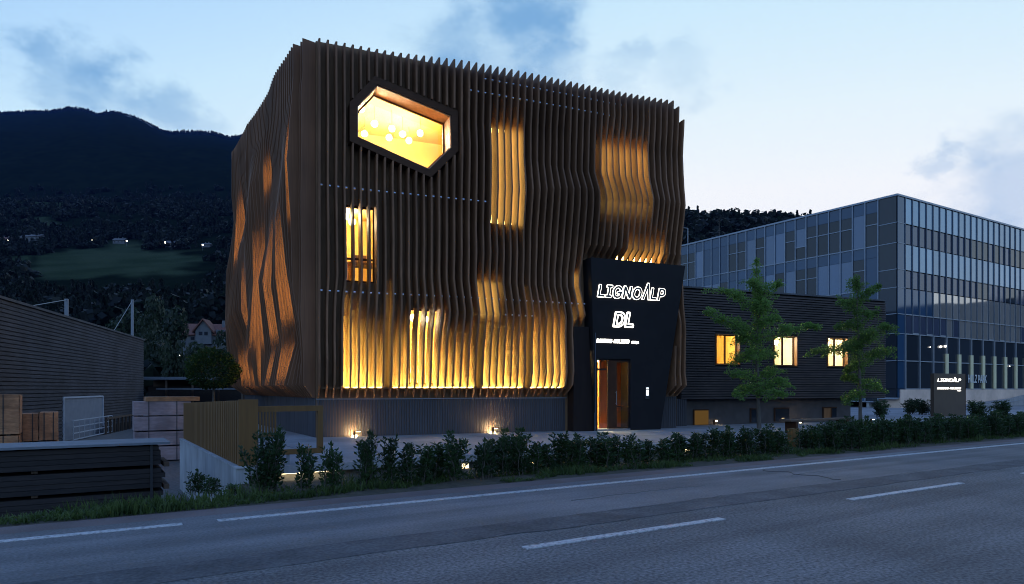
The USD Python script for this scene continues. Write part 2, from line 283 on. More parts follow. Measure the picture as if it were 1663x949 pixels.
XX = RR * (F2[0] * np.cos(TH) + R2[0] * np.sin(TH)); YY = RR * (F2[1] * np.cos(TH) + R2[1] * np.sin(TH)); ZZ = terrain_z(XX, YY)
def project(x, y, z):
    d = x * F2[0] + y * F2[1]; l = x * R2[0] + y * R2[1]; d = np.where(d > 1, d, 1e9); return CX + FPX * l / d, HY - FPX * (z - EYE) / d, d
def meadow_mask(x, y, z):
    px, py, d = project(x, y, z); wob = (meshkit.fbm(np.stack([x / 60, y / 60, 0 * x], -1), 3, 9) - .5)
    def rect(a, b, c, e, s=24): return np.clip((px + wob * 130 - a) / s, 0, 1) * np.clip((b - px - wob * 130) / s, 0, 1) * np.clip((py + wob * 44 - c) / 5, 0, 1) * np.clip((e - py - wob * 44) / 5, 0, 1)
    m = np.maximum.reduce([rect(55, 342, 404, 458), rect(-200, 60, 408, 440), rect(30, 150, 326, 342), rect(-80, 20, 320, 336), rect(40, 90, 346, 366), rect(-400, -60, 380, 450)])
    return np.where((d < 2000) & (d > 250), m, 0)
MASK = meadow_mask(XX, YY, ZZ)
_px, _py, _d = project(XX, YY, ZZ)
_sn = meshkit.fbm(np.stack([XX / 90, YY / 90, ZZ / 60], -1), 3, 21)
SNOW = np.where((_d > 3500) & (_px > 196) & (_px < 248) & (_py < 212), np.clip((_sn - .5) * 9, 0, 1), 0)
nj, ni = TH.shape[1], TH.shape[0]
i, j = np.meshgrid(np.arange(ni - 1), np.arange(nj), indexing="ij"); j2 = (j + 1) % nj
quads = np.stack([i * nj + j, (i + 1) * nj + j, (i + 1) * nj + j2, i * nj + j2], -1).reshape(-1, 4)[:, ::-1]
tv = np.stack([XX, YY, ZZ], -1).reshape(-1, 3)
usdkit.material(stage, '/World/Looks/hillside', {
    "a": ("attribute", {"attribute": "meadow"}), "s": ("attribute", {"attribute": "snow"}), "g": ("geometry", {}), "n": ("noise_texture", {"scale": .03, "detail": 7.0, "roughness": .7}),
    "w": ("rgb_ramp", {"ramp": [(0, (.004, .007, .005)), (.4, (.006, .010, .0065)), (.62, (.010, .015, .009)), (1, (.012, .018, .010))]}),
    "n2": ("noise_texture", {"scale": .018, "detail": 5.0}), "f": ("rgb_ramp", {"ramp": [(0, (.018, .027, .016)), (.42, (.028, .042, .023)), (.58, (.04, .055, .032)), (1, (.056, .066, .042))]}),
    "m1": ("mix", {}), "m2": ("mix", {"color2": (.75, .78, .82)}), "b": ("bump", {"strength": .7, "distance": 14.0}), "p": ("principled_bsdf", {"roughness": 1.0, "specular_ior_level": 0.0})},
    [("g.position", "n.vector"), ("g.position", "n2.vector"), ("n.fac", "w.fac"), ("n2.fac", "f.fac"), ("w.color", "m1.color1"), ("f.color", "m1.color2"), ("a.fac", "m1.fac"), ("m1.color", "m2.color1"), ("s.fac", "m2.fac"), ("m2.color", "p.base_color"), ("n.fac", "b.height"), ("b.normal", "p.normal")], surface="p.BSDF")
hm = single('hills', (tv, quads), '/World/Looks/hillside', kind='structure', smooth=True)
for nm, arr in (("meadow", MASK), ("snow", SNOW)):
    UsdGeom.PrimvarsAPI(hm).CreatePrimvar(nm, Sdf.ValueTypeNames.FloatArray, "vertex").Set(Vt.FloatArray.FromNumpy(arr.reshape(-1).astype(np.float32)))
# the valley floor by the buildings, gravel
single('ground', MB().plan(Polygon([(-110, -70), (150, -70), (150, 100), (-110, 100)]), -1.6, -1.1), M['gravel'], kind='structure')

def crown_mesh(seed, n=190, r=1.0, h=1.0, leaf=.28, shape="round", rnd=.2):
    g = np.random.default_rng(seed); mb = MB(); nl = 9
    lobes = g.normal(size=(nl, 3)) * [.42, .42, .38] + [0, 0, .1]; rad = g.uniform(.35, .62, nl)
    v, f = [], []
    for k in range(n):
        if shape == "spruce":
            zz = g.random() ** 1.4; a = g.uniform(0, 2 * np.pi); rr_ = (1 - zz) * .42 * g.uniform(.55, 1.05) + .02; c = np.array([rr_ * math.cos(a), rr_ * math.sin(a), zz * 2 - .9]); nrm = np.array([math.cos(a), math.sin(a), .5])
        else:
            l = g.integers(nl); dd_ = g.normal(size=3); dd_ /= np.linalg.norm(dd_); c = lobes[l] + dd_ * rad[l] * g.uniform(.75, 1.05); nrm = dd_
        nrm = nrm + g.normal(size=3) * rnd; nrm /= np.linalg.norm(nrm); a_ = np.cross(nrm, g.normal(size=3)); a_ /= np.linalg.norm(a_); b_ = np.cross(nrm, a_); s_ = leaf * g.uniform(.6, 1.3)
        v += [c - a_ * s_, c + b_ * s_ * .75, c + a_ * s_, c - b_ * s_ * .75]; f.append([4 * k, 4 * k + 1, 4 * k + 2, 4 * k + 3])
    v = np.array(v) * [r, r, h]; mb.add(v, f); return mb
# forest on the slopes, one mass of crowns
UsdGeom.Scope.Define(stage, '/World/Looks/shapes')
pi = UsdGeom.PointInstancer.Define(stage, '/World/forest'); tagp(pi.GetPrim(), 'dark wooded hillsides and far forest behind the buildings', 'forest', kind='stuff')
UsdGeom.Scope.Define(stage, '/World/forest/kinds')
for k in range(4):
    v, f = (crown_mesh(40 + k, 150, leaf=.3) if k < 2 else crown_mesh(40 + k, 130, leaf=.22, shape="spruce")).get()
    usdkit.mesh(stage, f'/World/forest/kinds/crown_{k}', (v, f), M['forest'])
pi.CreatePrototypesRel().SetTargets([Sdf.Path(f'/World/forest/kinds/crown_{k}') for k in range(4)])
fp, fs, fk, fo = [], [], [], []
def scatter(n, px0, px1, d0, d1, s0, s1, spruce=.5, keep=None):
    dep = np.exp(rng.uniform(math.log(d0), math.log(d1), n)) if d1 / d0 > 2 else rng.uniform(d0, d1, n); pxs = rng.uniform(px0, px1, n)
    x = F2[0] * dep + R2[0] * dep * (pxs - CX) / FPX; y = F2[1] * dep + R2[1] * dep * (pxs - CX) / FPX; z = terrain_z(x, y)
    ok = meadow_mask(x, y, z) < .15
    clump = meshkit.fbm(np.stack([x / 70, y / 70, 0 * x], -1), 3, 31); ok &= (clump > .40) if keep is None else keep(x, y, z, clump)
    px_, py_, d_ = project(x, y, z); top_ = py_ - FPX * s1 * 1.6 / d_
    ok &= ~((px_ > 45) & (px_ < 350) & (py_ > 425) & (top_ < 458))
    for a, b, c in zip(x[ok], y[ok], z[ok]):
        s = rng.uniform(s0, s1); sp = rng.random() < spruce
        fk.append(int(rng.integers(2)) + (2 if sp else 0)); hs = s * (1.15 if sp else rng.uniform(.75, 1.05))
        fp.append((a, b, c + hs * .55)); fs.append((s * (.8 if sp else 1), s * (.8 if sp else 1), hs)); an = rng.uniform(0, math.pi); fo.append((math.cos(an), 0, 0, math.sin(an)))
scatter(5200, -60, 470, 230, 1350, 4.0, 7.5)
scatter(2600, 1060, 1480, 300, 520, 4.2, 7.5, .06, lambda x, y, z, c: c > .2)
scatter(900, -60, 470, 110, 250, 3.0, 5.2, .1, lambda x, y, z, c: (c > .40) & ~((np.abs(project(x, y, z)[0] - 333) < 55) & (project(x, y, z)[2] < 215)))
scatter(1800, -80, 480, 3900, 4200, 9, 14, .6, lambda x, y, z, c: c > .3)
pi.CreatePositionsAttr(Vt.Vec3fArray.FromNumpy(np.array(fp, np.float32))); pi.CreateScalesAttr(Vt.Vec3fArray.FromNumpy(np.array(fs, np.float32)))
pi.CreateProtoIndicesAttr(Vt.IntArray(fk)); pi.CreateOrientationsAttr(Vt.QuathArray([Gf.Quath(float(a), float(b), float(c), float(d)) for a, b, c, d in fo]))

# ---------------------------------------------------------------- road, verge, plaza
road = MB()
nx = np.concatenate([np.arange(-60, 40, 1.0), np.arange(40, 261, 10.)])
single('road', MB().box(WF, -110, 149, 1.6, 10.75, -1.3, 0), M['asphalt'], kind='structure')
single('near_lane', MB().box(WF, -110, 149, 7.95, 10.75, -.05, .004), M['asphalt_fine'], kind='structure')
def wavy_strip(x0, x1, y0, y1, a, seed, z0, z1, step=.25):
    xs = np.arange(x0, x1, step); n0 = meshkit.fbm(np.stack([xs * 1.3, 0 * xs, 0 * xs], -1), 4, seed) - .5; n1 = meshkit.fbm(np.stack([xs * 1.3, 0 * xs + 9, 0 * xs], -1), 4, seed) - .5
    return MB().plan(Polygon([*zip(xs, y0 + a * n0), *zip(xs[::-1], (y1 + a * n1)[::-1])]), z0, z1)
single('road_repair_strip', wavy_strip(-30, 90, 7.28, 7.96, .12, 3, -.04, .008), M['asphalt_patch'], kind='structure')
single('road_shoulder', MB().box(WF, -110, 149, 10.75, 11.35, -1.3, -.004), M['shoulder'], kind='structure')
def paint(x0, x1, yc, w=.13):
    single('road_marking', MB().box(WF, x0, x1, yc - w / 2, yc + w / 2, -.02, .012), M['paint'], kind='structure')
YE, YC = 10.24, 6.60
xa = G(298, 855)[0]; xb = G(355, 848)[0]
paint(xa - 6.5, xa, YE, .15); paint(xb, 140, YE, .15)
d1a, d1b, d2a, d2b = G(848, 890)[0], G(1172, 843)[0], G(1358, 809)[0], G(1541, 783)[0]
paint(d1a, d1b, YC); paint(d2a, d2b, YC); per = d2a - d1a
for k in range(2, 14): paint(d1a + per * k, d1b + per * k, YC)
for k in range(1, 4): paint(d1a - per * k, d1b - per * k, YC)
paint(-60, 140, 2.35)
# a crack across the lane
g = np.random.default_rng(5); cx = G(1205, 760)[0]; cp = [(cx + .25 * g.normal() * .4, yv, .0045) for yv in np.linspace(8.1, 10.1, 14)]
for q in range(9):
    x0, y0 = g.uniform(-2, 16), g.choice([7.97, 7.27, 9.0, 5.2]); n_ = int(g.integers(6, 16)); st_ = np.cumsum(np.stack([g.uniform(.10, .35, n_), g.normal(size=n_) * .035], 1), 0); single('road_crack', MB().tube(np.column_stack([x0 + st_[:, 0], y0 + st_[:, 1], np.full(n_, .003)]), np.linspace(.009, .004, n_), 4), M['crack'], kind='structure')
single('road_crack', MB().tube(cp, .012, 4), M['crack'], kind='structure')
# verge: soil strip that slopes to the yard on the left of the concrete wall
XW = 2.45
v = WF.w([-110, 149, 149, -110], [11.75] * 4, [0] * 4)
single('verge_left', MB().prism(Frame((0, 0), (0, 1), (1, 0)), [(11.35, -1.3), (11.35, -.002), (11.9, .02), (12.9, -.35), (13.6, -1.06), (13.6, -1.3)], -110, XW + .05), M['soil'], kind='structure')
single('verge_right', MB().prism(Frame((0, 0), (0, 1), (1, 0)), [(11.35, -1.3), (11.35, -.002), (11.8, .05), (13.5, .06), (13.5, -1.3)], XW + .05, 149), M['soil'], kind='structure')
single('far_side_grass', MB().box(WF, -110, 149, -60, 1.6, -1.3, -.02), M['soil'], kind='structure')
PZ = .35
C0 = P(513, 20.85)
plz = Polygon([(XW + .22, 13.72), (149, 13.72), (149, 27.6), (95, 27.6), (95, 60), (5.3, 60), (5.3, 22.2), (XW + .22, 22.2)])
single('plaza', MB().plan(plz, -1.3, .20).plan(Polygon([(XW + .22, 13.5), (149, 13.5), (149, 27.6), (95, 27.6), (95, 60), (5.3, 60), (5.3, 22.2), (XW + .22, 22.2)]), .202, PZ), M['concrete'], kind='structure')
# thin joints in the plaza paving
jb = MB()
for k in range(14):
    jb.box(WF, 4.5 + 3 * k, 4.51 + 3 * k, 13.55, 22, PZ - .02, PZ + .003)
single('plaza_joints', jb, M['crack'], kind='structure')
#@@OFFICE
# ---------------------------------------------------------------- the timber office building
UDIR = R2 * .923 + F2 * .384; NDIR = R2 * .384 - F2 * .923
VDIR = -R2 * .513 + F2 * .858; LDIR = -R2 * .858 - F2 * .513
FR = Frame(C0, UDIR, NDIR); LF = Frame(C0, VDIR, LDIR)
W_, D_, TOP = 13.25, 12.2, 12.47
RF = Frame(C0 + UDIR * W_, VDIR, -LDIR)
off = Thing('office_building', 'tall cubic office building wrapped in wavy vertical timber fins with glowing windows', 'building', (*C0, PZ))
foot = np.array([C0, C0 + UDIR * W_, C0 + UDIR * W_ + VDIR * D_, C0 + VDIR * D_])
core = MB().plan(Polygon(foot), PZ - .05, 12.46).tm()
cuts = []
def pixbox(fr, x0, y0, x1, y1, q=0.0):
    (a, za), (b, zb) = fr.tz(x0, (y0 + y1) / 2, q), fr.tz(x1, (y0 + y1) / 2, q)
    tm = (fr.tz((x0 + x1) / 2, y0, q)[1], fr.tz((x0 + x1) / 2, y1, q)[1]); return a, b, tm[1], tm[0]
def lining(fr, t0, t1, q0, q1, z0, z1):           # inside of a room, open to the front (q1)
    v = fr.w([t0, t1, t1, t0] * 2, [q0, q0, q1, q1] * 2, [z0] * 4 + [z1] * 4)
    f = np.array([[0, 1, 2, 3], [7, 6, 5, 4], [4, 5, 1, 0], [0, 3, 7, 4], [5, 6, 2, 1]]); return MB().add(v, f)
def window(fr, t0, t1, z0, z1, mode, depth=2.6, mull=2, transom=None, thing=None, q=-.12, lamp=None, wall='room', bars='frame', back=-.16, lampmat='lamp', ext=(.6, 1.6)):
    th = thing or off; e = .004
    if mode == 'room':
        cuts.append(MB().box(fr, t0 - ext[0], t1 + ext[1], -depth, back, z0 - .02, z1 + .12)); cuts.append(MB().box(fr, t0, t1, back - .04, .3, z0, z1))
        th.part('room_lining', lining(fr, t0 - ext[0] + e, t1 + ext[1] - e, -depth + e, back - .01, z0 - .02 + e, z1 + .12 - e), M[wall])
        for k, (a, b) in enumerate(lamp or [(.5, .5)]):
            th.part('room_lamp', MB().ball(fr.w(t0 + (t1 - t0) * a, -depth * b, z1 - .22), .11), M[lampmat], smooth=True)
    else:
        cuts.append(MB().box(fr, t0, t1, -.34, .3, z0, z1))
        th.part('lit_blind', MB().box(fr, t0 + e, t1 - e, -.32, -.30, z0 + e, z1 - e), M[mode])
    w = th.part('window', MB().box(fr, t0 + e, t1 - e, q - .03, q + .05, z0 + e, z0 + .06).box(fr, t0 + e, t1 - e, q - .03, q + .05, z1 - .06, z1 - e).box(fr, t0 + e, t0 + .05, q - .028, q + .048, z0 + .06, z1 - .06).box(fr, t1 - .05, t1 - e, q - .028, q + .048, z0 + .06, z1 - .06), M[bars])
    for k in range(1, mull):
        tt = t0 + (t1 - t0) * k / mull; th.part('mullion', MB().box(fr, tt - .03, tt + .03, q - .02, q + .04, z0 + .06, z1 - .06), M[bars], parent=w)
    if transom: th.part('transom', MB().box(fr, t0 + .05, t1 - .05, q - .022, q + .042, z0 + (z1 - z0) * transom - .03, z0 + (z1 - z0) * transom + .03), M[bars], parent=w)
    for k in range(mull):
        a, b = t0 + (t1 - t0) * k / mull, t0 + (t1 - t0) * (k + 1) / mull
        th.part('pane', MB().box(fr, a + .05, b - .05, q, q + .008, z0 + .06, z1 - .06), M['pane'], parent=w)
# first floor window with a desk in it, ground floor windows
a = pixbox(FR, 560, 335, 609, 459); window(FR, *a, 'room', 2.4, 2, .31, lamp=[(.12, .25), (.45, .5)])
off.part('desk', MB().box(FR, a[0] + .2, a[1] + .6, -1.6, -.7, a[2] + .72, a[2] + .76).box(FR, a[0] + .3, a[0] + .36, -1.5, -.8, a[2], a[2] + .72).box(FR, a[1] + .4, a[1] + .46, -1.5, -.8, a[2], a[2] + .72).box(FR, a[0] + .5, a[0] + .9, -1.3, -1.27, a[2] + .8, a[2] + 1.1), M['furn'])
a = pixbox(FR, 664, 502, 714, 625); window(FR, a[0], a[1], 1.97, a[3], 'room', 2.2, 2, lamp=[(.3, .3), (.8, .5)])
window(FR, *pixbox(FR, 764, 455, 803, 516), 'blind', mull=2)
window(FR, *pixbox(FR, 788, 205, 842, 366), 'blind', mull=2)
window(FR, *pixbox(FR, 958, 236, 1040, 346), 'blind', mull=3)
window(FR, *pixbox(FR, 1000, 392, 1070, 470), 'blind', mull=3)
window(FR, *pixbox(FR, 922, 440, 934, 525), 'blind', mull=1)
# lit bands of the side wall, made by added light lines
SIDE_BANDS = [(462, 200, 474, 300), (430, 258, 440, 306), (384, 318, 397, 420), (410, 372, 418, 560), (428, 360, 440, 548), (447, 345, 459, 520), (392, 430, 399, 560), (466, 300, 472, 350), (418, 520, 426, 620), (452, 560, 466, 640), (390, 570, 402, 640), (432, 575, 440, 640), (405, 600, 412, 640)]
# the big six-sided bay window
HQ = .42
hexpx = [(613, 137), (733, 187), (734, 239), (697, 275), (580, 222), (580, 172)]
hx = np.array([FR.tz(x, y, HQ) for x, y in hexpx]); hin = Polygon(hx); hout = hin.buffer(.22, join_style=2)
hz0, hz1 = hx[:, 1].min(), hx[:, 1].max(); ht0, ht1 = hx[:, 0].min(), hx[:, 0].max()
cuts.append(MB().prism(FR, hout.buffer(-.02), -.5, .3)); cuts.append(MB().box(FR, ht0 - .9, ht1 + 1.8, -4.2, -.45, hz0 - .3, hz1 + .12))
hexw = off.part('bay_window', MB().prism(FR, Polygon(hout.exterior.coords, [hin.exterior.coords]), -.46, HQ), M['bayframe'])
ring = Polygon(hin.buffer(-.004).exterior.coords, [hin.buffer(-.034).exterior.coords])
off.part('reveal', MB().prism(FR, ring, -.44, HQ - .05), M['larch'], parent=hexw)
off.part('sash', MB().prism(FR, Polygon(hin.buffer(-.036).exterior.coords, [hin.buffer(-.085).exterior.coords]), -.36, -.29), M['reveal'], parent=hexw)
off.part('pane', MB().prism(FR, hin.buffer(-.086), -.33, -.32), M['pane'], parent=hexw)
off.part('room_lining', lining(FR, ht0 - .89, ht1 + 1.79, -4.19, -.47, hz0 - .29, hz1 + .11), M['room'])
g = np.random.default_rng(3)
for (a, b, c) in [(.12, .10, .3), (.30, .28, .5), (.50, .30, .55), (.66, .45, .5), (.84, .35, .5), (.25, .6, .5), (.55, .65, .45), (.8, .7, .4)]:
    tt, qq = ht0 + (ht1 - ht0) * a, -.6 - 3.2 * b
    lp = off.part('room_lamp', MB().ball(FR.w(tt, qq, hz1 - c), .10), M['lamp'], smooth=True)
    off.part('lamp_cord', MB().tube(FR.w([tt, tt], [qq, qq], [hz1 - c + .10, hz1 + .1]), .008, 4), M['frame'], parent=lp)
# portal geometry
PQ = .60
pp = [FR.tz(960, 418, PQ), FR.tz(1113, 432, PQ), FR.tz(1073, 694, PQ), FR.tz(967, 697, PQ)]
pp[2] = (pp[2][0], PZ + .01); pp[3] = (pp[3][0], PZ + .01); ptop = lambda t: np.interp(t, [pp[0][0], pp[1][0]], [pp[0][1], pp[1][1]])
da, db, dz0, dz1 = pixbox(FR, 970, 583, 1024, 690, PQ); dz0 = PZ + .06
wa = FR.tz(931, 600, .45)[0]; wz = FR.tz(945, 531, .45)[1]
cuts.append(MB().box(FR, da - .8, db + .5, -3.2, .1, PZ + .02, dz1 + .25))
core = trimesh.boolean.difference([core] + [c.tm() for c in cuts], engine="manifold")
off.part('wall', (core.vertices, core.faces), M['core'])
off.part('roof', MB().plan(Polygon(foot).buffer(-.3), 12.464, 12.48), M['roofdark'])

# front fins
def knots(t, seed, base, amp, step=1.15, z0=1.5, z1=TOP):
    zs, os_ = [], []
    for k in range(-1, int((z1 - z0) / step) + 3):
        zk = z0 + step * (k + .9 * (meshkit.noise(np.array([t * .33, k * 3.7, 1.]), seed) - .5))
        o = base + amp(t, zk) * 2 * (meshkit.noise(np.array([t * .30 + k * .4, k * .83, 4.]), seed + 1) - .5)
        zs.append(float(zk)); os_.append(float(o))
    o = np.argsort(zs); return np.array(zs)[o], np.array(os_)[o]
def sway(t, z):                                   # the boards bend sideways too, in straight runs
    a, step = .115, 1.05; z = np.asarray(z, float); ks = np.arange(-2, 14); kz = 1.2 + ks * step + .8 * (meshkit.noise(np.stack([np.full(len(ks), t * .28), ks * 5.1, 0. * ks], -1), 61) - .5)
    amp = a * (np.clip((7.2 - kz) / 1.8, .10, 1) + .9 * np.clip((t - 7.5) / 2.5, 0, 1) * np.clip((kz - 6.5) / 1., 0, 1) * np.clip((11.8 - kz) / 1., 0, 1))
    v = amp * 2 * (meshkit.noise(np.stack([np.full(len(ks), t * .2), ks * .71, 3. + 0. * ks], -1), 62) - .5) * 1.3
    return np.interp(z, kz, v * np.clip(t / .8, 0, 1) * np.clip((W_ - t) / .5, .2, 1))
def fin_mesh(fr, t, zlo, zhi, zs, os_, th=.054, top=True, bot=True, bend=None):
    prof = [(z, o) for z, o in zip(zs, os_) if zlo + .1 < z < zhi - .1]
    lo, hi = float(np.interp(zlo, zs, os_)), float(np.interp(zhi, zs, os_)); prof = [(zlo, lo)] + prof + [(zhi, hi)]
    if bot:
        prof = [(z, o) for z, o in prof if z > zlo + .42]; prof = [(zlo, .10), (zlo + .40, float(np.interp(zlo + .4, zs, os_)))] + prof
    zz = np.array([p[0] for p in prof]); oo = np.array([p[1] for p in prof]); zi = zz.copy()
    if top: zi[-1] -= .04
    if bend:
        zn = np.unique(np.concatenate([zz, np.arange(zlo + .3, zhi - .2, .35)])); oo = np.interp(zn, zz, oo); zz = zn; zi = zz.copy(); t = t + bend(t, zz)
        if top: zi[-1] -= .04; zz = zz.copy(); zz[-1] -= .10 * float(np.clip((4.5 - t[-1]) / 2, 0, 1)) * (bend is sway)
    n = len(zz); q_in = np.full(n, .012)
    v = np.concatenate([fr.w(t - th / 2, q_in, zi), fr.w(t - th / 2, oo, zz), fr.w(t + th / 2, q_in, zi), fr.w(t + th / 2, oo, zz)])
    f = []
    for k in range(n - 1):
        A, B, C, D = k, n + k, 2 * n + k, 3 * n + k
        f += [[A, B, B + 1, A + 1], [C, C + 1, D + 1, D], [B, D, D + 1, B + 1], [A, A + 1, C + 1, C]]
    f += [[0, 2 * n, 3 * n, n], [n - 1, 2 * n - 1, 4 * n - 1, 3 * n - 1]]
    f = np.array(f); return (v, f if fr.hand() < 0 else f[:, ::-1])
def famp(t, z): return (.04 + .20 * np.clip((t - 3.0) / 6, 0, 1)) * (1.0 if z < 10.8 else .45) + .10 * np.clip((6.0 - z) / 3, 0, 1)
PITCH = .2475; FINS = []
holes = hout
for k in range(int(W_ / PITCH) + 1):
    t = .06 + k * PITCH
    if t > W_ - .02: break
    zs, os_ = knots(t, 11, .40 + .10 * 1.7 * float(np.clip((t - 1.5) / 3.5, 0, 1)), famp); os_ = np.clip(os_, .2, .9); FINS.append((t, zs, os_)); zlo = 1.56
    if t > wa - .03: zlo = wz + .03
    if pp[0][0] - .02 < t: zlo = ptop(t) + .03 if t < pp[1][0] else 1.56
    cut = holes.intersection(sbox(t - .024, 0, t + .024, 30))
    if not cut.is_empty:
        b = cut.bounds
        off.part('facade_fin', fin_mesh(FR, t, zlo, b[1] - .006, zs, os_, top=False, bend=sway), M['fin'])
        off.part('facade_fin', fin_mesh(FR, t, b[3] + .006, TOP, zs, os_, bot=False, bend=sway), M['fin'])
    else: off.part('facade_fin', fin_mesh(FR, t, zlo, TOP - .75 * float(np.clip((t - W_ + .42) / .42, 0, 1)), zs, os_, bend=sway), M['fin'])
    if pp[2][0] + .15 < t < pp[1][0]:
        ze = float(np.interp(t, [pp[2][0], pp[1][0]], [pp[2][1], pp[1][1]])) - .05
        if ze > 2.2: off.part('facade_fin', fin_mesh(FR, t, 1.56, ze, zs, os_, top=False, bend=sway), M['fin'])
# side fins, deeper waves
def lamp_(s, z): return .38 + .14 * np.clip((s - 3) / 8, 0, 1) if z < 10.6 else .10
for k in range(int(D_ / PITCH)):
    s = .03 + k * PITCH; zs, os_ = knots(s * 1.9, 23, .56, lamp_, 1.9)
    if k < 2: zs, os_ = knots(.1, 23, .44, lambda a, b: .12, 1.5)
    os_ = np.clip(os_, .16, 1.1); smid = s + PITCH * .9
    for bi, (x0, y0, x1, y1) in enumerate(SIDE_BANDS):          # added upright light lines, unseen on the far side of a fin
        qa = float(np.interp(LF.tz((x0 + x1) / 2, (y0 + y1) / 2, .5)[1], zs, os_)); sa, sb_ = sorted((LF.tz(x0, 400, qa)[0], LF.tz(x1, 400, qa)[0])); zb0, zb1 = LF.tz((x0 + x1) / 2, y1, qa)[1], LF.tz((x0 + x1) / 2, y0, qa)[1]
        if not (sa - .10 < smid < sb_ + .10) or k < 2: continue
        zb0 = max(zb0, 2.12); zz = np.linspace(zb0, zb1, 10); qq = np.interp(zz, zs, os_) - .17; wd = np.interp(np.linspace(0, 1, 10), [0, .12, .72, 1], [.035, .05, .04, .004]); i9 = np.arange(9)
        off.part('side_light', MB().add(np.concatenate([LF.w(s + .029, qq - wd / 2, zz), LF.w(s + .029, qq + wd / 2, zz)]), np.stack([i9, i9 + 10, i9 + 11, i9 + 1], 1)), M['added_side_line'])
    off.part('side_fin', fin_mesh(LF, s, 1.56, TOP - .02, zs, os_, .052), M['fin_side'])
for k in range(8):
    s = .05 + k * PITCH * 1.2; zs, os_ = knots(s, 51, .20, lambda a, b: .10, 1.3); off.part('side_fin', fin_mesh(RF, s, 1.56, TOP - .03, zs, np.clip(os_ * np.clip((12.5 - zs) / 1.0, .1, 1), .04, .5), .05), M['fin_side'])
# bright steel ties that hold the fins apart
tr = MB()
for zlev, t0, t1 in ((4.80, 0, 9.0), (7.98, 0, 5.4), (11.55, 4.6, 10.2), (12.0, 5.2, 10.6), (4.3, 5.9, 7.2)):
    for (ta, zs, os_), (tb, zs2, os2) in zip(FINS[:-1], FINS[1:]):
        if t0 <= ta <= t1:
            q = float(np.interp(zlev, zs, os_)) - .04
            if holes.buffer(.05).contains(Polygon([(ta, zlev), (ta + .01, zlev), (ta, zlev + .01)])): continue
            tr.tube(FR.w([ta + .024, ta + .085], [q, q], [zlev, zlev]), .03, 8)
off.part('steel_tie', tr, M['steel'], kind='stuff', smooth=30)
# ledges with the light strips, per bay
led_path = []
off.part('ledge', MB().box(FR, .05, wa - .02, .014, .31, 1.84, 1.875), M['core'])
off.part('ledge', MB().box(LF, .05, D_ - .1, .014, .12, 1.66, 1.69), M['core'])
BAYS = []
for x0, x1 in ((556, 616), (641, 716), (716, 764), (782, 846), (853, 902)):
    a, b = FR.tz(x0, 625, .1)[0], FR.tz(x1, 625, .1)[0]
    BAYS.append((a, b))
    for (ta, _, _), (tb, _, _) in zip(FINS[:-1], FINS[1:]):
        if a - .05 < (ta + tb) / 2 < b + .05: off.part('light_strip', MB().box(FR, ta + .045, tb - .045, .20, .25, 1.876, 1.886), M['led'])
        if a - .18 < ta < b - .05:
            zz = np.linspace(1.89, 3.95 + 1.1 * meshkit.noise(np.array([ta * 1.3, 2., 2.]), 8), 9); s_ = ta + .040 + sway(ta, zz); wd = .036 * np.linspace(1, .05, 9) ** 2.1 * rng.uniform(.55, 1.25); i9 = np.arange(8)
            off.part('upright_light', MB().add(np.concatenate([FR.w(s_, .05, zz), FR.w(s_, .05 + wd, zz)]), np.stack([i9, i9 + 9, i9 + 10, i9 + 1], 1)), M['added_led_up'])  # added unseen strip on the fin back, brightens the next fin
M['added_led_dim'] = emit('added_dim_upright_led', WARM, 24.)      # added unseen strips give the gaps between bays a faint glow
for ta, _, _ in FINS:
    if 1.0 < ta < wa - .5 and not any(a - .18 < ta < b - .05 for a, b in BAYS):
        zz = np.linspace(1.95, 5.3, 9); s_ = ta + .040 + sway(ta, zz); wd = .036 * np.linspace(1, .1, 9); i9 = np.arange(8)
        off.part('upright_light', MB().add(np.concatenate([FR.w(s_, .05, zz), FR.w(s_, .05 + wd, zz)]), np.stack([i9, i9 + 9, i9 + 10, i9 + 1], 1)), M['added_led_dim'])
# plinth of dark upright boards
pb = np.random.default_rng(4); pl = MB(); t = .02
while t < wa - .1:
    w = .085; pl.box(FR, t, t + w - .018, .004, .022 + pb.uniform(0, .008), PZ + .003, 1.50); t += w
off.part('plinth_cladding', pl, M['plinth'], kind='stuff')
pl2 = MB(); t = pp[2][0] + .01
while t < W_ - .05: pl2.box(FR, t, t + .067, .004, .024, PZ + .003, 1.54); t += .085
off.part('plinth_cladding', pl2, M['plinth'], kind='stuff')
off.part('plinth_cap', MB().box(FR, .0, wa - .05, .004, .05, 1.503, 1.535), M['galv'])
pl = MB(); t = .02
while t < D_ - .1:
    pl.box(LF, t, t + .067, .004, .022 + pb.uniform(0, .008), PZ + .003, 1.60); t += .085
off.part('plinth_cladding', pl, M['plinth'], kind='stuff')
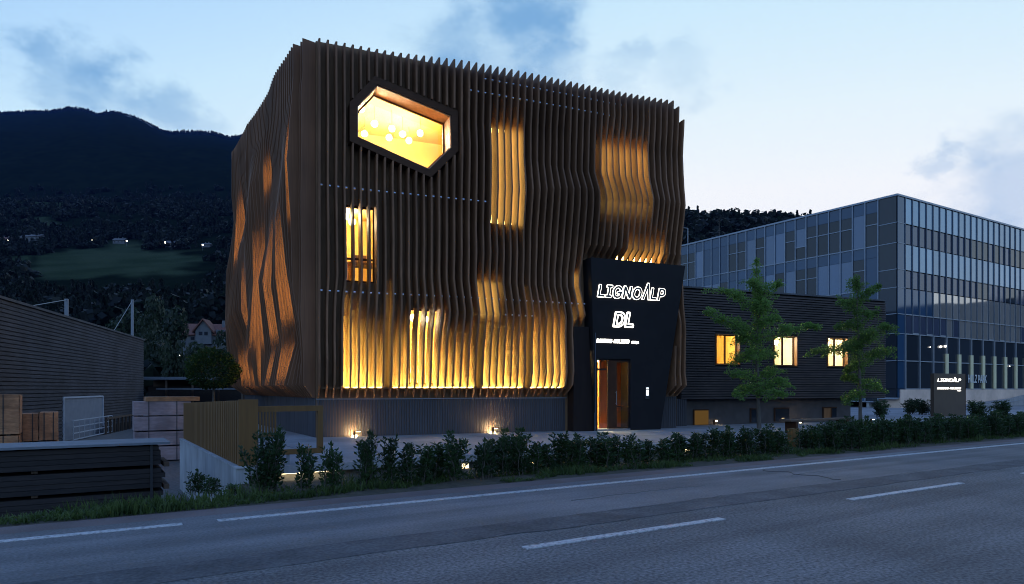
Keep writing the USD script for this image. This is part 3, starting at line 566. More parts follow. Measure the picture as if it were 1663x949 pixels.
# entrance portal
pf = Polygon(pp); door = sbox(da, dz0, db, dz1)
port = off.part('entrance_portal', MB().prism(FR, pf.difference(door.union(sbox(da, 0, db, dz1))), -.05, PQ), M['portal'])
off.part('wing_panel', MB().prism(FR, [(wa, PZ), (pp[3][0] + .02, PZ), (pp[0][0] - .02, wz), (wa + .02, wz)], .01, .47), M['portal_side'], parent=port)
off.part('edge_trim', MB().box(FR, pp[3][0] - .018, pp[3][0] - .003, PQ - .05, PQ + .012, PZ + .02, dz1 + .9), M['alu_dark'], parent=port)
off.part('threshold', MB().box(FR, da, db, .1, PQ - .01, PZ + .005, dz0), M['galv'], parent=port)
dq = .49; tm = da + (db - da) * .42; tm0 = da + (db - da) * .30; tm1 = da + (db - da) * .62; tr_ = FR.tz(980, 600, PQ)[1]
off.part('door_frame', MB().box(FR, da + .004, da + .05, dq - .03, dq + .05, dz0, dz1 - .004).box(FR, db - .05, db - .004, dq - .03, dq + .05, dz0, dz1 - .004).box(FR, da + .05, db - .05, dq - .028, dq + .048, dz1 - .06, dz1 - .004).box(FR, da + .05, tm0, dq - .028, dq + .048, tr_ - .03, tr_ + .03), M['portal'], parent=port)
off.part('door', MB().box(FR, tm0 + .06, tm1, dq - .02, dq + .03, dz0 + .01, dz1 - .07).box(FR, tm1, db - .055, dq - .02, dq + .03, dz0 + .01, dz0 + .06).box(FR, tm1, db - .055, dq - .02, dq + .03, dz1 - .12, dz1 - .07).box(FR, tm1, db - .055, dq - .018, dq + .028, dz0 + .78, dz0 + .81), M['frame'], parent=port)
off.part('door_handle', MB().tube(FR.w([tm1 - .05] * 2, [dq + .09] * 2, [dz0 + .85, dz0 + 1.35]), .016, 8).box(FR, tm1 - .06, tm1 - .04, dq + .03, dq + .09, dz0 + .9, dz0 + .92).box(FR, tm1 - .06, tm1 - .04, dq + .03, dq + .09, dz0 + 1.28, dz0 + 1.3), M['galv'], parent=port)
off.part('sidelight_pane', MB().box(FR, da + .05, tm0 + .06, dq, dq + .01, dz0, dz1 - .06), M['pane'], parent=port)
off.part('door_pane', MB().box(FR, tm1, db - .055, dq, dq + .01, dz0 + .06, dz1 - .12), M['pane'], parent=port)
off.part('lobby_lining', lining(FR, da - .79, db + .49, -3.19, .09, PZ + .025, dz1 + .24), M['room'])
off.part('lobby_lamp', MB().box(FR, da - .3, db - .2, -1.4, -.9, dz1 - .02, dz1), M['lampbig'])
off.part('lobby_panel', MB().box(FR, tm1 - .25, db + .47, -.35, -.3, PZ + .03, dz1 + .2), M['reddoor'])
off.part('lobby_counter', MB().box(FR, da - .6, da + .55, -1.2, -.8, PZ + .03, PZ + 1.0), M['reddoor'])
off.part('lobby_stair', MB().prism(FR, [(da - .4, PZ + 1.2), (da + .3, PZ + 1.2), (da + .5, PZ + 1.55), (da + .1, PZ + 1.5), (da - .4, PZ + 1.35)], -2.0, -1.9), M['furn'])
# letters
def text_poly(s, h, bold=True):
    m = meshkit.text_mesh(s, h, .01, bold=bold); v = m.vertices; tri = v[m.faces]; n = np.cross(tri[:, 1] - tri[:, 0], tri[:, 2] - tri[:, 0])[:, 2]
    return unary_union([Polygon(t[:, :2]).buffer(1e-5) for t, k in zip(tri[:, :, :], n) if k > 1e-12 and t[:, 2].min() > .005])
def polys(g): return [p for p in getattr(g, "geoms", [g]) if isinstance(p, Polygon) and p.area > 1e-6]
def plate(fr, geom, q0, q1):
    mb = MB()
    for p in polys(geom): mb.prism(fr, p.simplify(.002), q0, q1)
    if not mb.v: mb.box(fr, 0, .001, q0, q1, 0, .001); print("empty plate")
    return mb
def fit(geom, t0, t1, z0, z1, shear=.2):
    geom = affinity.affine_transform(geom, [1, shear, 0, 1, 0, 0]); x0, y0, x1, y1 = geom.bounds
    return affinity.affine_transform(geom, [(t1 - t0) / (x1 - x0), 0, 0, (z1 - z0) / (y1 - y0), t0 - x0 * (t1 - t0) / (x1 - x0), z0 - y0 * (z1 - z0) / (y1 - y0)])
def word(s, bold=True, tall=1.45):
    out, x = [], 0.
    for ch in s:
        bo = bold
        if ch == 'A':
            gA = Polygon([(0, 0), (.17, 0), (.43, 1.0), (.69, 0), (.86, 0), (.50, tall), (.36, tall)]); gA = affinity.scale(gA, .95, 1, origin=(0, 0))
        else: gA = text_poly(ch, 1.0, bo); b = gA.bounds; gA = affinity.translate(gA, -b[0], -max(b[1], 0) * 0 - b[1] if ch not in 'GO' else 0)
        out.append(affinity.translate(gA, x, 0)); x += gA.bounds[2] + .16 * (0.4 if ch == 'A' else 1)
    return out
def place_word(letters, t0, t1, z0, cap, shear=.2):
    al = [affinity.affine_transform(p, [1, shear, 0, 1, 0, 0]) for p in letters]; X0 = min(p.bounds[0] for p in al); X1 = max(p.bounds[2] for p in al); sx = (t1 - t0) / (X1 - X0)
    return [affinity.affine_transform(p, [sx, 0, 0, cap, t0 - X0 * sx, z0]) for p in al]
l0, l1 = FR.tz(970, 482.5, PQ), FR.tz(1080, 488.5, PQ); cap = FR.tz(975, 464, PQ)[1] - FR.tz(975, 482.5, PQ)[1]; zb = (l0[1] + FR.tz(1064, 487, PQ)[1]) / 2
for p in place_word(word('LIGNOALP'), l0[0], l1[0], zb, cap):
    halo = off.part('sign_letter', plate(FR, p.buffer(.024), PQ + .012, PQ + .03), M['letter'], parent=port)
    off.part('sign_letter_face', plate(FR, p.buffer(-.003), PQ + .034, PQ + .05), M['letterface'], parent=port)
a, b = FR.tz(996, 530, PQ), FR.tz(1027.5, 530, PQ); cap = FR.tz(1000, 508.5, PQ)[1] - FR.tz(1000, 530, PQ)[1]
for p in place_word(word('DL'), a[0], b[0], a[1], cap):
    off.part('sign_letter', plate(FR, p.buffer(.04), PQ + .012, PQ + .03), M['letter'], parent=port)
    off.part('sign_letter_face', plate(FR, p.buffer(-.022), PQ + .034, PQ + .05), M['letterface'], parent=port)
a, b, c = FR.tz(968.5, 556.5, PQ), FR.tz(1021.5, 556.5, PQ), FR.tz(1037, 556.5, PQ); h6 = FR.tz(1000, 550.5, PQ)[1] - FR.tz(1000, 556.5, PQ)[1]
off.part('sign_lettering', plate(FR, fit(text_poly('DAMIANI-HOLZ&KO', 1.0), a[0], b[0], a[1], a[1] + h6).buffer(.008), PQ + .012, PQ + .03), M['letter'], parent=port)
off.part('sign_lettering', plate(FR, fit(text_poly('AG/SpA', 1.0), b[0] + .08, c[0], a[1] - .02, a[1] + h6 * .72).buffer(.004), PQ + .012, PQ + .03), M['letter'], parent=port)
ia, ib, iz0, iz1 = pixbox(FR, 1047.5, 629, 1054, 646, PQ)
ic = off.part('intercom', MB().box(FR, ia, ib, PQ + .003, PQ + .03, iz0 - .05, iz1 + .02), M['letterface'], parent=port)
off.part('intercom_screen', MB().box(FR, ia + .03, ib - .03, PQ + .031, PQ + .036, iz0 + .08, iz1 - .1).box(FR, ia + .03, ib - .03, PQ + .031, PQ + .036, iz1 - .07, iz1 - .02), M['screen'], parent=port)
#@@ANNEX
# ---------------------------------------------------------------- low annex with horizontal slats
AO = P(1112, 27.2); AF = Frame(AO, UDIR, NDIR)
ann = Thing('annex_building', 'low dark annex clad in horizontal slats with three lit windows', 'building', (*AO, PZ))
AL = AF.tz(1437, 495)[0]; ABL = AF.tz(1392, 685)[0]; AZ0, AZ1 = AF.tz(1116, 649)[1], 5.85
cuts = []
abody = MB().box(AF, -.2, AL, -9, 0, AZ0, AZ1).tm(); off_cuts = cuts
wins = [(1161, 1193, 543, 593), (1255, 1286, 546, 595), (1342, 1368, 549, 596.5)]; wrec = []
for x0, x1, y0, y1 in wins:
    a = pixbox(AF, x0, y0, x1 + 7, y1); wrec.append(a)
    window(AF, *a, 'room', 2.2, 2, thing=ann, q=-.15, wall='roomwhite' if x0 > 1200 else 'room', lamp=[(.7, .35), (.2, .6)] if x0 > 1200 else [(.6, .5)], bars='frame', back=-.19, lampmat='lampbright', ext=(.2, .9))
abody = trimesh.boolean.difference([abody] + [c.tm() for c in cuts], engine="manifold"); ann.part('wall', (abody.vertices, abody.faces), M['annexback'])
for a, b, c, d in wrec:
    ann.part('window_reveal', MB().box(AF, b - .03, b - .004, -.115, .09, c + .004, d - .004).box(AF, a + .004, a + .03, -.115, .085, c + .004, d - .004).box(AF, a + .03, b - .03, -.113, .082, c + .004, c + .03).box(AF, a + .03, b - .03, -.113, .08, d - .03, d - .004), M['reveal'])
sl_ = MB(); g = np.random.default_rng(8); z = AZ0 + .02
while z < AZ1 - .05:
    spans = [(-.2, AL)]
    for a, b, c, d in wrec:
        if c - .05 < z + .07 and z < d + .05:
            spans = [s2 for s1 in spans for s2 in (((s1[0], a - .03), (b + .03, s1[1])) if s1[0] < a < s1[1] else (s1,))]
    for a, b in spans: sl_.box(AF, a, b, .012, .055 + g.uniform(0, .012), z, z + .062)
    z += .102
ann.part('slat_cladding', sl_, M['annex'], kind='stuff')
ann.part('roof_edge', MB().box(AF, -.22, AL + .03, -9, .10, AZ1 + .003, AZ1 + .07), M['roofdark'])
ann.part('base', MB().box(AF, -.15, ABL, -8, -.35, PZ, AZ0 - .003), M['annexbase'])
M['dimpanel'] = emit('dim_basement_light', (1.0, .55, .16), .10)
for x0, x1, y0, y1, mm in ((1127, 1150, 667, 690, 'dimpanel'), (1219, 1232, 665, 686, 'darkpane'), (1258, 1281, 664, 684, 'darkpane'), (1337, 1350, 663, 682, 'reveal'), (1350, 1358, 663, 682, 'darkpane')):
    a = pixbox(AF, x0, y0, x1, y1, -.35); w = ann.part('basement_window', MB().box(AF, a[0], a[1], -.348, -.32, max(a[2], PZ + .01), a[3]), M[mm])
    ann.part('basement_frame', MB().box(AF, a[0] - .05, a[0], -.347, -.30, max(a[2], PZ + .01), a[3] + .05).box(AF, a[0], a[1], -.347, -.30, a[3] + .002, a[3] + .05), M['frame'], parent=w)
# link between office and annex: dark upright boards
lk = Thing('link_wall', 'dark boarded wall between the entrance portal and the annex', 'wall', (*FR.w(W_ + .1, -.2, 0)[:2], PZ))
for k in range(10): lk.part('board', MB().box(AF, -.9 + k * .1, -.91 + k * .1 + .085, .0, .03, PZ + .003, AF.tz(1112, 648)[1]), M['plinth'])
#@@GLASS
# ---------------------------------------------------------------- glass office block
GC = P(1457, 52.0); GR = Frame(GC, (1, 0), (0, -1)); GL = Frame(GC, (0, 1), (-1, 0))
gb = Thing('glass_building', 'three storey blue glass office block with a sharp corner beyond the annex', 'building', (*GC, PZ))
def gz(y): return Z(y, 52.0)
LEN_R, LEN_L = 34.0, 31.0
lv = [gz(y) for y in (318, 361, 394, 437, 466.5, 509.5, 541.6, 585.8, 632)]
gtop, gbot = lv[0], gz(646)
gb.part('wall', MB().plan(Polygon([GR.w(.06, -.06, 0)[:2], GR.w(LEN_R, -.06, 0)[:2], GR.w(LEN_R, -LEN_L, 0)[:2], GR.w(.06, -LEN_L, 0)[:2]]), gbot, gtop - .05), plain('building_core', (.02, .026, .036), .7))
gb.part('roof_edge', MB().box(GR, -.12, LEN_R, -.3, .12, gtop, gtop + .14).box(GL, .3, LEN_L, -.3, .12, gtop, gtop + .14), M['alu'])
def glass(name, c, rough=.04, spec=.8, ior=1.6, metal=0.): return usdkit.material(stage, f'/World/Looks/{name}', {"g": ("geometry", {}), "oi": ("object_info", {}), "n": ("noise_texture", {"scale": .35, "detail": 1.0}), "b": ("bump", {"strength": .10, "distance": .05}), "h": ("hsv", {"color": c}), "mr": ("map_range", {"to_min": .8, "to_max": 1.2}),
    "p": ("principled_bsdf", {"roughness": rough, "specular_ior_level": spec, "ior": ior, "metallic": metal})}, [("g.position", "n.vector"), ("n.fac", "b.height"), ("b.normal", "p.normal"), ("oi.random", "mr.value"), ("mr.result", "h.value"), ("h.color", "p.base_color")], surface="p.BSDF")
GM = {'span': glass('spandrel_glass', (.115, .19, .27), .06, 1.0, 1.8, .55), 'dark': glass('dark_glass', (.016, .019, .024), .03, .6, 1.45), 'mid': glass('blue_glass', (.022, .048, .088), .05, .7, 1.5, .2),
      'blind': glass('blind_behind_glass', (.04, .078, .14), .07, .8, 1.6), 'warm_reflection': glass('painted_reflection_glass', (.46, .39, .34), .03, 1., 1.7, .7), 'louvre': glass('grey_louvre_glass', (.04, .046, .07), .08, .6, 1.5, .1)}  # warm panes: a brownish reflection painted in as glass tint
g = np.random.default_rng(12); PW = 1.04
# corner strip, both faces
for a, b in zip(lv[:-1], lv[1:]):
    gb.part('corner_panel', MB().box(GL, .04, 1.40, .0, .045, b + .03, a - .03), GM['dark']); gb.part('corner_panel', MB().box(GR, .04, 1.02, .0, .045, b + .03, a - .03), GM['mid'])
gb.part('corner_panel', MB().box(GL, .04, 1.40, .0, .045, gbot, lv[-1] - .03), GM['dark']); gb.part('corner_panel', MB().box(GR, .04, 1.02, .0, .045, gbot, lv[-1] - .03), GM['mid'])
gb.part('corner_soffit', MB().box(GL, .0, 1.5, -3.0, .06, gbot - .12, gbot - .003), M['alu'])
gb.part('corner_post', MB().box(GR, .55, .85, -.9, -.6, PZ, gbot - .12), M['alu_dark']); gb.part('corner_wall', MB().box(GR, .0, LEN_R * .3, -2.4, -2.2, PZ, gbot - .12), M['castwall'])
for y in lv[1:-1]: gb.part('joint_trim', MB().box(GL, .0, 1.42, .05, .07, y - .025, y + .025).box(GR, .0, 1.03, .05, .07, y - .025, y + .025), M['alu'])
# left face: storey-high panes
rows = [(lv[0], lv[2]), (lv[2], lv[4]), (lv[4], lv[6]), (lv[6], lv[8] - 1.0)]
nL = int((LEN_L - 1.42) / PW)
for k in range(nL + 1):
    t = 1.42 + k * PW; gb.part('mullion', MB().box(GL, t - .035, t + .035, .02, .12, lv[8] - 1.0, gtop - .003), M['alu'])
for ri, (a, b) in enumerate(rows):
    gb.part('transom', MB().box(GL, 1.46, LEN_L, .02, .09, b - .04, b + .04), M['alu'])
    for k in range(nL):
        t = 1.42 + k * PW; st = g.random(); hgt = a - b
        s1 = b + hgt * (.48 if st < .55 else .30)
        up = 'span' if ri == 0 else 'mid'
        top_h = a - hgt * .26
        gb.part('pane', MB().box(GL, t + .04, t + PW - .04, .0, .03, top_h, a - .045), GM['mid'])
        if 3 <= k < 8 and ri == 0 or (st < .32):
            m1, m2 = ('dark', 'dark') if st < .5 else ('mid', 'dark')
            gb.part('pane', MB().box(GL, t + .04, t + PW - .04, .0, .03, s1 + .03, top_h - .02), GM['blind' if st > .6 else m1]); gb.part('pane', MB().box(GL, t + .04, t + PW - .04, .0, .03, b + .045, s1 - .03), GM[m2])
            gb.part('transom', MB().box(GL, t + .036, t + PW - .036, .02, .08, s1 - .03, s1 + .03), M['alu'])
        else:
            gb.part('pane', MB().box(GL, t + .04, t + PW - .04, .0, .03, b + .045, top_h - .02), GM['blind' if st > .5 else 'mid'])
# right face
nR = int((LEN_R - 1.04) / PW)
kinds = ['span', 'louvre', 'span', 'louvre', 'mid', 'louvre', 'dark', 'dark']
for k in range(nR + 1):
    t = 1.04 + k * PW; z0 = lv[7] if k % 2 else lv[8]
    gb.part('mullion', MB().box(GR, t - .03, t + .03, .02, .10, lv[6], gtop - .003), M['alu_dark' if True else 'alu'])
    if k % 2 == 0: gb.part('mullion', MB().box(GR, t - .045, t + .045, .022, .12, lv[8] + .01, lv[6] - .003), M['alu'])
for ri, (a, b) in enumerate(zip(lv[:-1], lv[1:])):
    if ri >= 4: gb.part('transom', MB().box(GR, 1.07, LEN_R, .02, .085, b - .035, b + .035), M['alu'])
    step = 2 if ri >= 6 else 1
    for k in range(0, nR - step + 1, step):
        t = 1.04 + k * PW; m = kinds[ri]
        if ri in (1, 3) and (k > 9 and g.random() < .45): m = 'dark'
        if ri == 4: m = 'mid' if k < 4 else 'warm_reflection'
        if ri == 5: m = 'warm_reflection' if k > 5 and g.random() < .8 else 'louvre'
        rec = .0 if m not in ('louvre',) or ri > 4 else -.03
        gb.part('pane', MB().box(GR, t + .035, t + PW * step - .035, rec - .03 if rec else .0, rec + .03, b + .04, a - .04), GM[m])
        if ri in (1, 3) and g.random() < .22: gb.part('sash', MB().box(GR, t + .036, t + .10, .0, .06, b + .05, a - .05), M['alu'])
        if ri == 5 and g.random() < .3: gb.part('sash', MB().box(GR, t + .05, t + .11, .03, .07, b + .05, a - .05).box(GR, t + .11, t + PW - .1, .03, .07, b + .05, b + .11), M['alu'])
M['column'] = noisy('pale_column', (.60, .52, .30), (.68, .60, .36), nscale=3., rough=.7)
for k in range(12):
    t = 6.2 + k * 2.08 + .85; gb.part('column', MB().box(GR, t, t + .42, .05, .16, lv[8] + .01, lv[7] - .05 + .75), M['column'])
gb.part('base_wall', MB().box(GR, .3, LEN_R, -1.9, .10, PZ, lv[8] - .045), M['beige'])
# penthouse gable seen over the roof at the right
a = GR.tz(1640, 365); gb.part('roof_gable', MB().prism(GR, [(a[0] - 1.2, gtop + .1), (a[0] + 3.6, gtop + .1), (a[0] + 3.6, gtop + .7), (a[0] + 1.2, gtop + 1.35), (a[0] - 1.2, gtop + .55)], -5, -2.5), M['alu_dark'])
h0, h1 = GR.tz(1573, 624, .2), GR.tz(1603, 624, .2); hh = GR.tz(1588, 607, .2)[1]
gb.part('window_lettering', plate(GR, fit(text_poly('HOLZ PARK', 1.0), h0[0], h1[0], h0[1] + .1, hh - .1, 0), .165, .18), M['dull_letter'])
for x, y in ((1528, 563.5), (1535.5, 562.5), (1640, 595), (1511, 564)):
    a = GR.tz(x, y, .1); gb.part('lobby_light', MB().ball(GR.w(a[0], .10, a[1]), .10 if x < 1600 and x > 1515 else .05), M['letter'], smooth=True)  # added glowing balls stand in for lamps mirrored in the glass
# ramp in front of the beige wall
ramp = Thing('access_ramp', 'grey panelled ramp rising to the right along the beige base wall', 'ramp', (*GR.w(7, 2, 0)[:2], PZ))
t0, t1 = GR.tz(1568, 668, 1.6)[0], 30.; n = 26; tt = np.linspace(t0, t1, n)
za = lambda t: np.interp(t, [t0, GR.tz(1663, 640, 1.6)[0], 30], [GR.tz(1568, 666, 1.6)[1], GR.tz(1663, 641, 1.6)[1], GR.tz(1663, 641, 1.6)[1] + .5])
for a, b in zip(tt[:-1], tt[1:]): ramp.part('panel', MB().prism(GR, [(a + .015, PZ + .01), (b - .015, PZ + .01), (b - .015, max(za(b), PZ + .05)), (a + .015, max(za(a), PZ + .05))], 1.6, 1.68), M['ramp'])
ramp.part('deck', MB().prism(GR, [(t0, PZ + .01), (t1, PZ + .01), (t1, za(t1) - .25), (t0, max(za(t0) - .25, PZ + .03))], .2, 1.59), M['concrete'])
ramp.part('handrail', MB().prism(GR, [(t0, za(t0) + .003), (t1, za(t1) + .003), (t1, za(t1) + .06), (t0, za(t0) + .06)], 1.58, 1.70), M['alu'])
# pylon sign
py = Frame(P(1517, 36.0), (1, -.02), (-.02, -1)); pw = py.tz(1568, 640)[0]; pt = py.tz(1540, 607)[1]
pyl = Thing('pylon_sign', 'brown upright sign slab with lit white lettering near the glass building', 'sign', (*py.w(pw / 2, 0, 0)[:2], PZ))
pyl.part('panel', MB().box(py, 0, pw, -.18, 0, PZ - .02, pt), M['pylon']); pyl.part('side_trim', MB().box(py, pw + .003, pw + .03, -.19, .01, PZ - .02, pt + .01), M['frame'])
a, b = py.tz(1522.5, 620, 0), py.tz(1560.5, 620, 0); cap = py.tz(1540, 615, 0)[1] - py.tz(1540, 620.5, 0)[1]
for p in place_word(word('LIGNOALP', False), a[0], b[0], py.tz(1540, 620.5)[1], cap): pyl.part('letter', plate(py, p.buffer(.003), .003, .02), M['letter'])
a, b = py.tz(1522.5, 632, 0), py.tz(1560.5, 632, 0)
pyl.part('lettering', plate(py, fit(text_poly('DAMIANI-HOLZ&KO', 1.0), a[0], b[0], py.tz(1540, 632.5)[1], py.tz(1540, 628.8)[1])  .buffer(.0005), .003, .018), M['letter'])
pyl.part('lettering', plate(py, fit(text_poly('AG/SpA', 1.0), b[0] - .38, b[0], py.tz(1540, 636)[1], py.tz(1540, 633.6)[1]).buffer(.0005), .003, .018), M['letter'])
#@@LEFT
# ---------------------------------------------------------------- left: timber yard
BO = P(-60, 28.0 * 1.0); bdir = -R2 * .2873 + F2 * .9578
BO = P(0, 30.0) - bdir * 4.0; BF = Frame(BO, bdir, R2 * .9578 + F2 * .2873)
YZ = -1.1
BL = BF.tz(232, 600)[0]; bt = lambda py, px: BF.tz(px, py)[1]
barn = Thing('timber_barn', 'long dark warehouse clad in weathered horizontal slats at the timber yard', 'warehouse', (*BO, YZ))
BT = (bt(486, 0) + bt(553, 232)) / 2
barn.part('wall', MB().box(BF, 0, BL, -12, 0, YZ, BT), M['barnback'])
dx0, dx1 = BF.tz(101, 680)[0], BF.tz(165, 680)[0]; dzt = bt(645, 130)
sb = MB(); g = np.random.default_rng(2); z = YZ + .05
while z < BT - .05:
    for a, b in ([(0, BL)] if z > dzt else [(0, dx0 - .1), (dx1 + .1, BL)]): sb.box(BF, a, b, .012, .045 + g.uniform(0, .02), z, z + .15)
    z += .19
barn.part('slat_cladding', sb, M['barn'], kind='stuff')
barn.part('roof_edge', MB().box(BF, -.1, BL + .1, -12, .12, BT + .003, BT + .12), M['roofdark'])
dr = barn.part('roller_door', MB().box(BF, dx0, dx1, .01, .04, YZ + .02, dzt - .05), M['rolldoor'])
barn.part('door_frame', MB().box(BF, dx0 - .1, dx0 - .003, .011, .10, YZ, dzt).box(BF, dx1 + .003, dx1 + .1, .011, .10, YZ, dzt).box(BF, dx0, dx1, .011, .09, dzt - .047, dzt + .05), M['whitesteel'], parent=dr)
for px, py in ((118, 486), (222, 487)):
    t = BF.tz(px, 550)[0]; zt = BF.tz(px, py)[1]
    p_ = barn.part('roof_post', MB().box(BF, t - .09, t + .09, -.4, -.22, BT + .12, zt), M['galv'])
    barn.part('stay_cable', MB().tube(BF.w([t, t - 5.5], [-.3, -.3], [zt - .05, BT + .15]), .02, 4), M['galv'], parent=p_)
# railing grid before the door
gt = Thing('metal_gate', 'pale metal grid gate in front of the warehouse roller door', 'gate', (*BF.w((dx0 + dx1) / 2, .5, 0)[:2], YZ))
gz1, gz0 = BF.tz(130, 682, .5)[1], YZ + .1
for k in range(4): z = gz0 + (gz1 - gz0) * k / 3; gt.part('rail', MB().box(BF, dx0, dx1 + .3, .5, .54, z - .025, z + .025), M['whitesteel'])
for k in range(9): t = dx0 + (dx1 + .3 - dx0) * k / 8; gt.part('bar', MB().box(BF, t - .015, t + .015, .542, .56, gz0, gz1), M['whitesteel'])
rk = Thing('timber_rack', 'dark open rack of boards leaning beside the warehouse door', 'rack', (*BF.w(dx1 + 2, .6, 0)[:2], YZ))
r0, r1 = BF.tz(172, 690, .6)[0], BF.tz(216, 690, .6)[0]; rz = BF.tz(190, 679, .6)[1]
for k in range(8): t = r0 + (r1 - r0) * k / 7; rk.part('post', MB().box(BF, t - .05, t + .05, .55, .65, YZ, rz), M['housewood'])
rk.part('beam', MB().box(BF, r0, r1, .54, .66, rz + .002, rz + .12), M['housewood']); rk.part('back_board', MB().box(BF, r0, r1, .4, .5, YZ, rz - .4), M['darkwood'])
# packs of timber
def pack(name, label, group, fr, t0, t1, q0, q1, z0, z1, layers, mat, end=None):
    th = Thing(name, label, 'timber stack', (*fr.w((t0 + t1) / 2, (q0 + q1) / 2, 0)[:2], z0), group); h = (z1 - z0) / layers; g = np.random.default_rng(int(abs(t0 * 91)) + layers)
    for k in range(layers):
        j = g.uniform(-.02, .02, 2); a = z0 + k * h
        th.part('bearer', MB().box(fr, t0 + .2, t0 + .3, q0 + .02, q1 - .02, a + .001, a + .05).box(fr, t1 - .3, t1 - .2, q0 + .02, q1 - .02, a + .001, a + .05), M['darkwood'])
        nb = max(2, int((h - .05) / .09)); bh = (h - .055) / nb
        p_ = th.part('board_pack', MB().box(fr, t0 + j[0], t1 + j[1], q0, q1, a + .05, a + h - .003), M[mat])
        for b in range(nb):
            th.part('board', MB().box(fr, t0 + j[0] - .006, t1 + j[1] + .006 + g.uniform(0, .02), q1 - .02, q1 + .004 + g.uniform(0, .012), a + .05 + b * bh + .006, a + .05 + (b + 1) * bh - .006), M[mat], parent=p_)
        if end: th.part('end_face', MB().box(fr, t1 + j[1] + .027, t1 + j[1] + .034, q0, q1 - .03, a + .06, a + h - .01), M[end])
        for f_ in (.25, .75):
            t = t0 + (t1 - t0) * f_; th.part('strap', MB().box(fr, t - .015, t + .015, q1 + .017, q1 + .022, a + .05, a + h), M['strap'])
    return th
def yardf(px, d): return Frame(P(px, d), (1, 0.0), (0, -1))
f1 = yardf(218, 27.0); x1 = f1.tz(309, 690)[0]
tp = pack('timber_stack', 'stack of pale wrapped timber panels behind the ochre fence', 'stored timber', f1, 0, x1, -1.1, 0, YZ, f1.tz(260, 652)[1], 4, 'palewood')
tp.part('cover_board', MB().box(f1, .4, x1 + .35, -1.15, .03, f1.tz(260, 652)[1] + .002, f1.tz(260, 645)[1]), M['packwood'])
f2 = yardf(-70, 22.0); x2 = f2.tz(29, 680)[0]; pack('timber_stack', 'tall brown timber pack with speckled end grain at the left edge', 'stored timber', f2, 0, x2, -1.1, 0, YZ, f2.tz(10, 641)[1], 2, 'packwood', 'endgrain')
f3 = yardf(33, 24.0); x3 = f3.tz(94, 690)[0]; pack('timber_stack', 'low brown timber pack right of the tall pack by the warehouse', 'stored timber', f3, .55, x3, -1.0, 0, YZ, f3.tz(60, 670)[1], 2, 'packwood')
pack('timber_stack', 'narrow timber pack squeezed between the two brown packs', 'stored timber', f3, -.1, .5, -.9, -.02, YZ, f3.tz(40, 672)[1], 2, 'packwood')
# long dark beam stack in front, under a pale sheet
f4 = Frame((XW - .35, 15.4), (-1, 0), (0, -1)); d4 = (f4.o @ F2)
bs = Thing('beam_stack', 'long low stack of dark beams under a pale sheet beside the road', 'timber stack', (XW - 6, 15.9, YZ))
zt = f4.tz(260, 722)[1]; n4 = 4; h4 = (zt - YZ) / n4; g = np.random.default_rng(17)
e4 = [f4.tz(x, 760)[0] for x in (258, 262, 264, 262)]
for k in range(n4):
    a = YZ + k * h4
    for tt in np.arange(.6, 15, 2.2): bs.part('bearer', MB().box(f4, tt, tt + .1, -1.2, -.06, a, a + .09), M['housewood'])
    nb = 4; bh = (h4 - .10) / nb
    for b in range(nb):
        for c in range(2):
            s = c * 7.3 + (e4[k] if c == 0 else .02); bs.part('beam', MB().box(f4, s + g.uniform(-.05, .06), (c + 1) * 7.3 + g.uniform(-.03, 0), -1.15, -.02 + g.uniform(-.015, .015), a + .05 + b * (bh + .008), a + .05 + (b + 1) * (bh + .008) - .008), M['darkwood'])
bs.part('cover_sheet', MB().box(f4, f4.tz(276, 716)[0], 15, -1.3, .06, zt + .004, zt + .05), M['sheet'])
for tt in (.9, 4.6, 8.4): bs.part('strap', MB().box(f4, tt, tt + .05, .0, .01, YZ + .6, zt), M['strap'])
# shed at the back
sf = Frame(P(225, 58.), R2 * .97 + F2 * .25, R2 * .25 - F2 * .97); s1 = sf.tz(395, 625)[0]
shed = Thing('storage_shed', 'low dark open shed with a flat grey roof behind the stacks', 'shed', (*sf.o, YZ))
shed.part('back_wall', MB().box(sf, 0, s1, -5, -4.8, YZ, sf.tz(300, 617)[1]), M['housewood']); shed.part('roof', MB().box(sf, -.2, s1 + .4, -5.2, .3, sf.tz(300, 617)[1], sf.tz(300, 612.5)[1]), M['sheet'])
for k in range(5): t = s1 * k / 4; shed.part('post', MB().box(sf, t, t + .15, .0, .15, YZ, sf.tz(300, 617)[1] - .003), M['housewood'])
s2 = sf.tz(268, 630)[0]; shed.part('lean_to_roof', MB().box(sf, s2, s1 + .3, .35, 3.0, sf.tz(300, 631)[1] - .1, sf.tz(300, 629)[1] - .1), M['sheet']); shed.part('stored_boards', MB().box(sf, .5, s1 - .3, -4.5, -1.0, YZ, sf.tz(300, 628)[1]), M['darkwood'])
# concrete wall and ochre fence
cw = Thing('retaining_wall', 'cast concrete retaining wall below the ochre fence at the plaza edge', 'wall', (XW, 13.5, YZ))
ys = np.arange(13.5, 22.4, .62)
for a, b in zip(ys[:-1], ys[1:]): cw.part('panel', MB().box(WF, XW - .02, XW + .2, a + .004, b - .004, YZ - .3, PZ - .002), M['castwall'])
cw.part('core', MB().box(WF, XW + .0, XW + .19, 13.51, ys[-1] - .01, YZ - .3, PZ - .01), M['castwall'])
cw.part('coping', MB().box(WF, XW - .03, XW + .215, 13.48, ys[-1], PZ, PZ + .03), M['castwall'])
fe = Thing('ochre_fence', 'ochre slatted timber fence standing on the concrete wall', 'fence', (XW + .1, 13.6, PZ))
YF0, YF1 = 13.75, 22.1; zf = lambda y: np.interp(y, [13.7, 22.1], [1.62, 1.42])
n = int((YF1 - YF0) / .215)
for k in range(n):
    y = YF0 + k * (YF1 - YF0) / n; fe.part('slat', MB().box(WF, XW + .06, XW + .11, y, y + .14, PZ + .034, zf(y)), M['ochre'])
